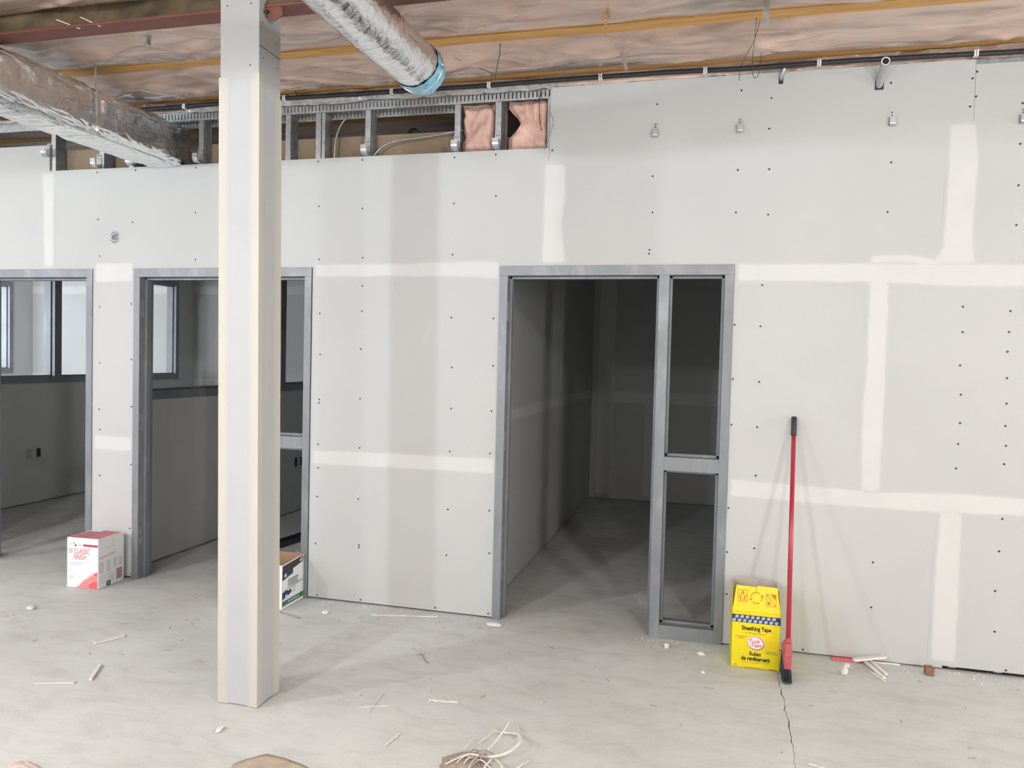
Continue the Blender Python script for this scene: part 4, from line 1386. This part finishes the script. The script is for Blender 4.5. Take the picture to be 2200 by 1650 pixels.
text(yfp, 'Ruban', yf_, 0.124, 0.0800, 0.058, 0.0225, 'ink_black', bold=0.034)
text(yfp, 'de revêtement', yf_, 0.126, 0.0535, 0.146, 0.0245, 'ink_black', bold=0.034)
text(yfp, 'pour coupe-vapeur du PE', yf_, 0.126, 0.0325, 0.134, 0.0095, 'ink_brown', shear=0.2)
prnt(yfp, 'bottom_marks', yf_, [rect(0.072, 0.155, 0.004, 0.0065), rect(0.195, 0.236, 0.003, 0.007), rect(0.014, 0.036, 0.008, 0.010), rect(0.020, 0.030, 0.014, 0.019)], 'ink_brown')

# -- open white carton behind the column
hb = empty('printed_carton', (-2.76, 4.40, 0), math.radians(0.8), label='open white carton with navy and green print behind the column', cat='box')
HW, HD = 0.19, 0.133
hsp = MB().prism([(-HD, 0.002), (HD, 0.002), (HD, 0.296), (-HD, 0.283)], 'x', HW - 0.003, HW).build('side_panel', 'carton_white', hb)
MB().box(-HW, -HW + 0.003, -HD, HD, 0.002, 0.30).build('side_panel', 'carton_brown', hb)
MB().box(-HW, HW, HD - 0.003, HD, 0.002, 0.298).build('back_panel', 'carton_brown', hb)
MB().box(-HW, HW, -HD, -HD + 0.003, 0.002, 0.283).build('front_panel', 'carton_white', hb)
MB().box(-HW, HW, -HD, HD, 0.001, 0.003).build('bottom_panel', 'carton_brown', hb)
MB().prism([(HW - 0.004, 0.25), (HW - 0.06, 0.25), (HW - 0.05, 0.315), (HW - 0.012, 0.296)], 'y', HD - 0.008, HD - 0.004).build('torn_flap', 'carton_brown', hb)
hr = frame2d('right', HW, -HD, 0)
HL = 2 * HD
prnt(hsp, 'navy_header', hr, [[(0.0, 0.222), (0.115, 0.238), (0.115, 0.232), (HL - 0.012, 0.252), (HL - 0.012, 0.290), (0.0, 0.277)]], 'ink_black')
prnt(hsp, 'navy_label', hr, [[(0.0, 0.185), (0.128, 0.205), (0.128, 0.246), (0.0, 0.225)]], 'ink_navy', 0.0009)
prnt(hsp, 'round_logo', hr, [oval(0.035, 0.212, 0.015, 0.012, 20)], 'ink_pale_blue', 0.0012)
prnt(hsp, 'white_marks', hr, [rect(0.21, 0.245, 0.266, 0.272), rect(0.21, 0.245, 0.258, 0.263), rect(0.225, 0.245, 0.276, 0.282)], 'ink_white', 0.0009)
prnt(hsp, 'barcode', hr, frame_sq(0.068, 0.192, 0.136, 0.178, 0.004) + [rect(0.080 + 0.013 * k, 0.080 + 0.013 * k + 0.0055, 0.142, 0.173) for k in range(8)], 'ink_black')
prnt(hsp, 'dark_rule', hr, [[(0.06, 0.118), (HL - 0.01, 0.130), (HL - 0.01, 0.136), (0.06, 0.123)]], 'ink_green')
prnt(hsp, 'navy_patch', hr, [[(0.0, 0.062), (0.075, 0.076), (0.112, 0.088), (0.105, 0.112), (0.07, 0.105), (0.05, 0.118), (0.0, 0.108)]], 'ink_navy')
prnt(hsp, 'round_logo', hr, [oval(0.048, 0.076, 0.015, 0.012, 20)], 'ink_pale_blue', 0.0012)
prnt(hsp, 'text_lines', hr, [rect(0.118, 0.165, 0.082 + 0.011 * k, 0.086 + 0.011 * k) for k in range(4)], 'ink_grey')
prnt(hsp, 'green_stripe', hr, [[(0.0, 0.020), (HL - 0.006, 0.020), (HL - 0.006, 0.052), (0.0, 0.052)]], 'ink_green')
prnt(hsp, 'stripe_text', hr, [rect(0.07 + 0.016 * k, 0.081 + 0.016 * k, 0.032, 0.041) for k in range(9)], 'ink_pale_grey', 0.0009)

# ------------------------------------------------------------------ broom
br = empty('broom', (0.419, 4.165, 0), label='red-handled angle broom leaning upright against the right wall', cat='broom')
A0 = Vector((0.001, -0.055, 0.150))
A1 = Vector((0.031, 0.352, 1.320))
dirv = (A1 - A0).normalized()
MB().tube([A0, A1], 0.0122, 14).build('handle', 'red_plastic', br, smooth=True)
MB().tube([A1 - dirv * 0.095, A1 - dirv * 0.092, A1 + dirv * 0.006, A1 + dirv * 0.012], [0.0128, 0.0150, 0.0150, 0.0115], 14).build('grip', 'black_rubber', br, smooth=True)
bl = MB()
bl.prism([(-0.088, 0.075), (0.095, 0.118), (0.095, 0.150), (-0.015, 0.205), (-0.080, 0.205), (-0.095, 0.150)], 'x', -0.018, 0.018)
bl.build('brush_block', 'dusty_red_plastic', br, bevel=0.007)
MB().tube([A0 + dirv * 0.02, A0 + dirv * 0.075], [0.0175, 0.0150], 12).build('socket', 'dusty_red_plastic', br, smooth=True)
bs = MB()
for i in range(520):
    a, c = random.uniform(-1, 1), random.uniform(-1, 1)
    bx, by = a * 0.016, -0.083 + (c + 1) / 2 * 0.173
    tz = 0.078 + (by + 0.083) / 0.173 * 0.038
    ex, ey = a * (0.020 + random.uniform(0, 0.006)), by * 1.10 + 0.012 * random.uniform(-1, 1) - 0.004
    p0, p1 = Vector((bx, by, tz)), Vector((ex, ey, 0.002 + random.uniform(0, 0.010)))
    bs.tube([p0, p0.lerp(p1, 0.5) + Vector((a * 0.002, 0, 0)), p1], [0.0016, 0.0015, 0.0012], 3, caps=False)
tag(bs.build('bristles', 'bristle', br), kind='stuff')


# ------------------------------------------------------------------ scraps on the floor
def strip_scrap(name, p0, p1, w_, h_, mat, label, z0=0.001, z1=None, group=None, cat='scrap', jag=0.25):
    p0, p1 = Vector((*p0, z0)), Vector((*p1, z0 if z1 is None else z1))
    d = (p1 - p0)
    side = Vector((-d.y, d.x, 0)).normalized() * w_ / 2
    m = MB()
    N = 7
    vs = []
    for i in range(N + 1):
        t = i / N
        k = 1 - jag * (t > 0.75) * (t - 0.75) * 4 - jag * random.uniform(0, 0.6)
        k2 = 1 - jag * random.uniform(0, 0.6)
        c = p0 + d * t + Vector((0, 0, 0.002 * random.uniform(0, 1)))
        vs += [c - side * k, c + side * k2, c + side * k2 * 0.9 + Vector((0, 0, h_)), c - side * k * 0.9 + Vector((0, 0, h_))]
    fs = [(0, 3, 2, 1), (4 * N, 4 * N + 1, 4 * N + 2, 4 * N + 3)]
    for i in range(N):
        a = 4 * i
        for q in range(4):
            fs.append((a + q, a + (q + 1) % 4, a + 4 + (q + 1) % 4, a + 4 + q))
    m.add(vs, fs)
    return tag(m.build(name, mat), label, cat, group)


def lump(name, x, yv, r, mat, label, sx=1.0, sy=1.0, sz=0.6, cat='scrap', group=None, seed=0.0):
    m = MB()

    def fn(u, t):
        a, b2 = 2 * math.pi * u, math.pi * t
        rr_ = r * (1 + 0.45 * nz(math.cos(a) * 1.3 + seed, math.sin(a) * 1.3, math.cos(b2) * 1.3))
        return (x + rr_ * sx * math.sin(b2) * math.cos(a), yv + rr_ * sy * math.sin(b2) * math.sin(a), max(0.0005, r * sz * 0.75 + rr_ * sz * math.cos(b2)))
    m.grid(fn, 14, 8)
    return tag(m.build(name, mat), label, cat, group)


strip_scrap('plastic_offcut', (0.690, 4.508), (0.880, 4.520), 0.030, 0.010, 'ink_coral', 'red plastic offcut lying along the foot of the right wall', cat='offcut', jag=0.15)
strip_scrap('drywall_offcut', (0.790, 4.440), (0.962, 4.500), 0.030, 0.010, 'plaster_white', 'white drywall strip on top of the scrap pile by the wall', 0.030, 0.045, cat='offcut')
strip_scrap('drywall_offcut', (0.850, 4.520), (0.915, 4.300), 0.020, 0.011, 'plaster_white', 'drywall strip under the scrap pile pointing at the viewer, longer one', 0.010, 0.002, cat='offcut')
strip_scrap('drywall_offcut', (0.880, 4.530), (0.935, 4.360), 0.018, 0.010, 'plaster_white', 'drywall strip under the scrap pile, right of the longer one', 0.014, 0.002, cat='offcut')
strip_scrap('drywall_offcut', (0.865, 4.380), (0.912, 4.268), 0.014, 0.006, 'plaster_white', 'thin pointed drywall sliver in front of the scrap pile', cat='offcut', jag=0.6)
strip_scrap('drywall_offcut', (0.880, 4.530), (1.040, 4.532), 0.016, 0.007, 'plaster_white', 'thin drywall strip behind the scrap pile along the wall', cat='offcut')
lump('plaster_lump', 0.722, 4.300, 0.022, 'plaster_white', 'upright white plaster lump left of the scrap pile', 0.7, 0.9, 1.3, seed=2)
lump('plaster_lump', 0.752, 4.420, 0.016, 'plaster_white', 'small white lump touching the red offcut', seed=5)
lump('plaster_lump', -0.199, 4.386, 0.016, 'plaster_white', 'white crumb in front of the dark sidelight', 0.9, 0.9, 1.0, seed=1)
lump('plaster_lump', -0.007, 4.349, 0.015, 'plaster_white', 'flat white crumb left of the yellow carton', 1.3, 1.0, 0.6, seed=7)
lump('plaster_lump', 0.004, 4.095, 0.011, 'plaster_white', 'tiny white crumb in front of the yellow carton', seed=9)
lump('plaster_lump', -2.285, 4.300, 0.020, 'plaster_white', 'white crumb on the floor right of the printed carton', seed=4)
lump('plaster_lump', -1.230, 4.430, 0.022, 'plaster_white', 'flaky white lump at the foot of the dark room door frame', 2.2, 0.8, 0.45, seed=6)
strip_scrap('paper_scrap', (-2.0, 4.37), (-1.60, 4.46), 0.030, 0.006, 'fibre_cream', 'cream paper strip along the foot of the middle wall panel', jag=0.5)
strip_scrap('wood_stick', (-2.56, 4.235), (-2.385, 4.165), 0.010, 0.006, 'dust_tan', 'thin stick on the floor in front of the printed carton')
tag(MB().box(1.142, 1.182, 4.425, 4.475, 0.001, 0.042).build('wood_block', 'block_wood', bevel=0.002), 'small brown wood block against the right wall', 'wood block')
strip_scrap('drywall_sliver', (-1.525, 3.19), (-1.395, 3.245), 0.010, 0.004, 'fibre_cream', 'pale sliver right of the column crossing another')
strip_scrap('drywall_sliver', (-1.455, 3.15), (-1.475, 3.36), 0.005, 0.003, 'fibre_cream', 'thin pale splinter crossing the sliver right of the column', z0=0.005)
strip_scrap('drywall_sliver', (-1.24, 3.36), (-1.10, 3.375), 0.018, 0.006, 'fibre_cream', 'short pale curl in the middle of the floor')
strip_scrap('drywall_sliver', (-1.262, 2.90), (-1.245, 3.02), 0.012, 0.004, 'fibre_cream', 'pale splinter near the bottom edge of the picture')
strip_scrap('dark_sliver', (-1.49, 3.885), (-1.40, 3.76), 0.005, 0.003, 'dust_tan', 'fine dark splinter on the floor between column and middle panel')
strip_scrap('drywall_sliver', (0.43, 3.28), (0.52, 3.255), 0.010, 0.005, 'fibre_cream', 'pale splinter at the lower end of the floor crack')
lump('plaster_lump', -4.02, 3.80, 0.024, 'ink_pale_grey', 'grey flake on the left floor in front of the first doorway', 1.0, 1.0, 0.6, seed=3)
lump('plaster_lump', -1.985, 2.82, 0.020, 'plaster_white', 'white flake in front of the column foot', 0.5, 1.3, 0.5, seed=8)
strip_scrap('paper_scrap', (-3.23, 3.46), (-3.16, 3.60), 0.040, 0.010, 'ink_pale_grey', 'curled grey paper flake on the left floor, farther one')
strip_scrap('paper_scrap', (-2.97, 3.22), (-2.88, 3.06), 0.018, 0.012, 'plaster_white', 'curled white paper edge on the left floor, nearer one')
strip_scrap('paper_scrap', (-2.93, 3.02), (-3.10, 2.96), 0.026, 0.006, 'ink_pale_grey', 'dusty flat flake beside the curled white edge')
cb = empty('cardboard_scrap', (-1.60, 2.58, 0), math.radians(12), label='tan cardboard scrap cut by the bottom edge of the picture', cat='scrap')
cm_ = MB()
cm_.grid(lambda u, t: (-0.16 + 0.32 * u, -0.16 + 0.26 * t * (1 - 0.5 * abs(u - 0.35)), 0.004 + 0.028 * math.sin(u * 2.6) * (0.4 + 0.6 * t) + 0.004 * nz(u * 5, t * 5)), 16, 10)
o = cm_.build('sheet', 'dusty_card', cb, smooth=True)
sd = o.modifiers.new('thickness', 'SOLIDIFY')
sd.thickness = 0.003
lump('insulation_tuft', -2.50, 2.325, 0.036, 'dusty_pink', 'pink insulation tuft at the lower left corner', 2.0, 1.0, 0.5, 'insulation', seed=12)

ftg = empty('fibre_tangle', (-0.84, 2.93, 0), label='tangle of frayed cream fibres at the bottom of the picture', cat='debris')


def curl(pts, w_, mat='fibre_cream', name='fibre'):
    P = [Vector(p) for p in pts]
    out = []
    for i in range(len(P) - 1):
        p0, p1, p2, p3 = P[max(0, i - 1)], P[i], P[i + 1], P[min(len(P) - 1, i + 2)]
        for k in range(6):
            t = k / 6
            out.append(0.5 * ((2 * p1) + (p2 - p0) * t + (2 * p0 - 5 * p1 + 4 * p2 - p3) * t * t + (3 * p1 - p0 - 3 * p2 + p3) * t ** 3))
    out.append(P[-1])
    nn = len(out)
    MB().tube(out, [w_ * (0.45 + 0.55 * math.sin(math.pi * min(1, (i + 1) / nn))) for i in range(nn)], 6).build(name, mat, ftg, smooth=True)


curl([(-0.13, -0.10, 0.010), (-0.06, -0.03, 0.025), (0.02, -0.015, 0.02), (0.09, 0.02, 0.03), (0.125, 0.09, 0.045), (0.10, 0.17, 0.035), (0.03, 0.215, 0.012), (-0.03, 0.225, 0.004)], 0.0065)
curl([(0.0, 0.03, 0.015), (0.03, 0.12, 0.04), (0.055, 0.20, 0.075)], 0.0045)
curl([(0.10, 0.17, 0.02), (0.085, 0.24, 0.015), (0.06, 0.32, 0.006)], 0.0025)
curl([(-0.06, 0.10, 0.004), (-0.03, 0.14, 0.02), (-0.015, 0.21, 0.02), (-0.02, 0.27, 0.006)], 0.0030)
curl([(-0.10, 0.04, 0.004), (-0.085, 0.09, 0.02), (-0.085, 0.13, 0.012)], 0.0030)
curl([(0.04, -0.02, 0.02), (0.03, -0.08, 0.02), (0.02, -0.16, 0.01)], 0.0040)
curl([(0.05, -0.02, 0.02), (0.09, -0.06, 0.02), (0.11, -0.13, 0.01)], 0.0035)
curl([(0.13, -0.08, 0.004), (0.16, -0.02, 0.012), (0.185, 0.05, 0.004)], 0.0045)
curl([(-0.02, -0.02, 0.02), (-0.03, -0.09, 0.02), (-0.02, -0.16, 0.01)], 0.0038)
for i in range(9):
    a = random.uniform(0, 6.28)
    c0 = Vector((random.uniform(-0.09, 0.02), random.uniform(-0.10, 0.05), 0.008))
    d = Vector((math.cos(a), math.sin(a), 0)) * random.uniform(0.03, 0.06)
    curl([c0 - d, c0 + Vector((0, 0, 0.02)), c0 + d], 0.0028, random.choice(('dust_tan', 'fibre_cream')))
dm = MB()
dm.grid(lambda u, t: (-0.06 + 0.10 * (2 * t) * math.cos(6.283 * u) * (1 + 0.4 * nz(math.cos(6.283 * u) * 2, math.sin(6.283 * u) * 2)) * 0.5, -0.06 + 0.10 * t * math.sin(6.283 * u), 0.001 + 0.016 * (1 - t) ** 1.2 * (1 + nz(u * 9, t * 9))), 28, 8)
dm.build('dust_heap', 'dust_tan', ftg)

# crumbs of plaster along the foot of the walls and over the floor
cr = MB()


def crumb(x, yv, r):
    if (-4.3 < x < -3.8 and yv > 4.2) or (x < -2.5 and yv > 4.2) or (0.1 < x < 0.5 and yv > 4.0):
        return
    vs = [(x + r * math.cos(a) * random.uniform(0.5, 1.2), yv + r * math.sin(a) * random.uniform(0.5, 1.2), 0.0004) for a in [k * math.pi / 2.5 for k in range(5)]]
    vs.append((x, yv, r * random.uniform(0.35, 0.8)))
    cr.add(vs, [(i, (i + 1) % 5, 5) for i in range(5)] + [(4, 3, 2, 1, 0)])


for i in range(150):
    crumb(random.uniform(-2.50, -1.28), WY - 0.004 - abs(random.gauss(0, 0.03)), random.uniform(0.002, 0.007))
for i in range(150):
    crumb(random.uniform(0.42, 2.2), WY - 0.006 - abs(random.gauss(0, 0.10)), random.uniform(0.002, 0.008))
for i in range(60):
    crumb(random.uniform(-0.4, 0.14), 4.50 - abs(random.gauss(0, 0.10)), random.uniform(0.002, 0.006))
for i in range(160):
    crumb(random.uniform(-4.2, 1.6), random.uniform(2.5, 4.5), random.uniform(0.001, 0.004))
for i in range(70):
    x, yv, a, l = random.uniform(-4.2, 1.7), random.uniform(3.25, 4.4), random.uniform(0, 3.14), random.uniform(0.008, 0.03)
    d = Vector((math.cos(a) * l, math.sin(a) * l * 0.6, 0))
    c = Vector((x, yv, 0.0018))
    cr.tube([c - d, c + Vector((0.2 * d.y, -0.2 * d.x, 0.001)), c + d], 0.0016, 4, mi=1)
tag(cr.build('floor_crumbs', ['plaster_white', 'dust_tan'], fix=False), 'scattered plaster crumbs and dark shavings on the floor along the walls', 'debris', kind='stuff')
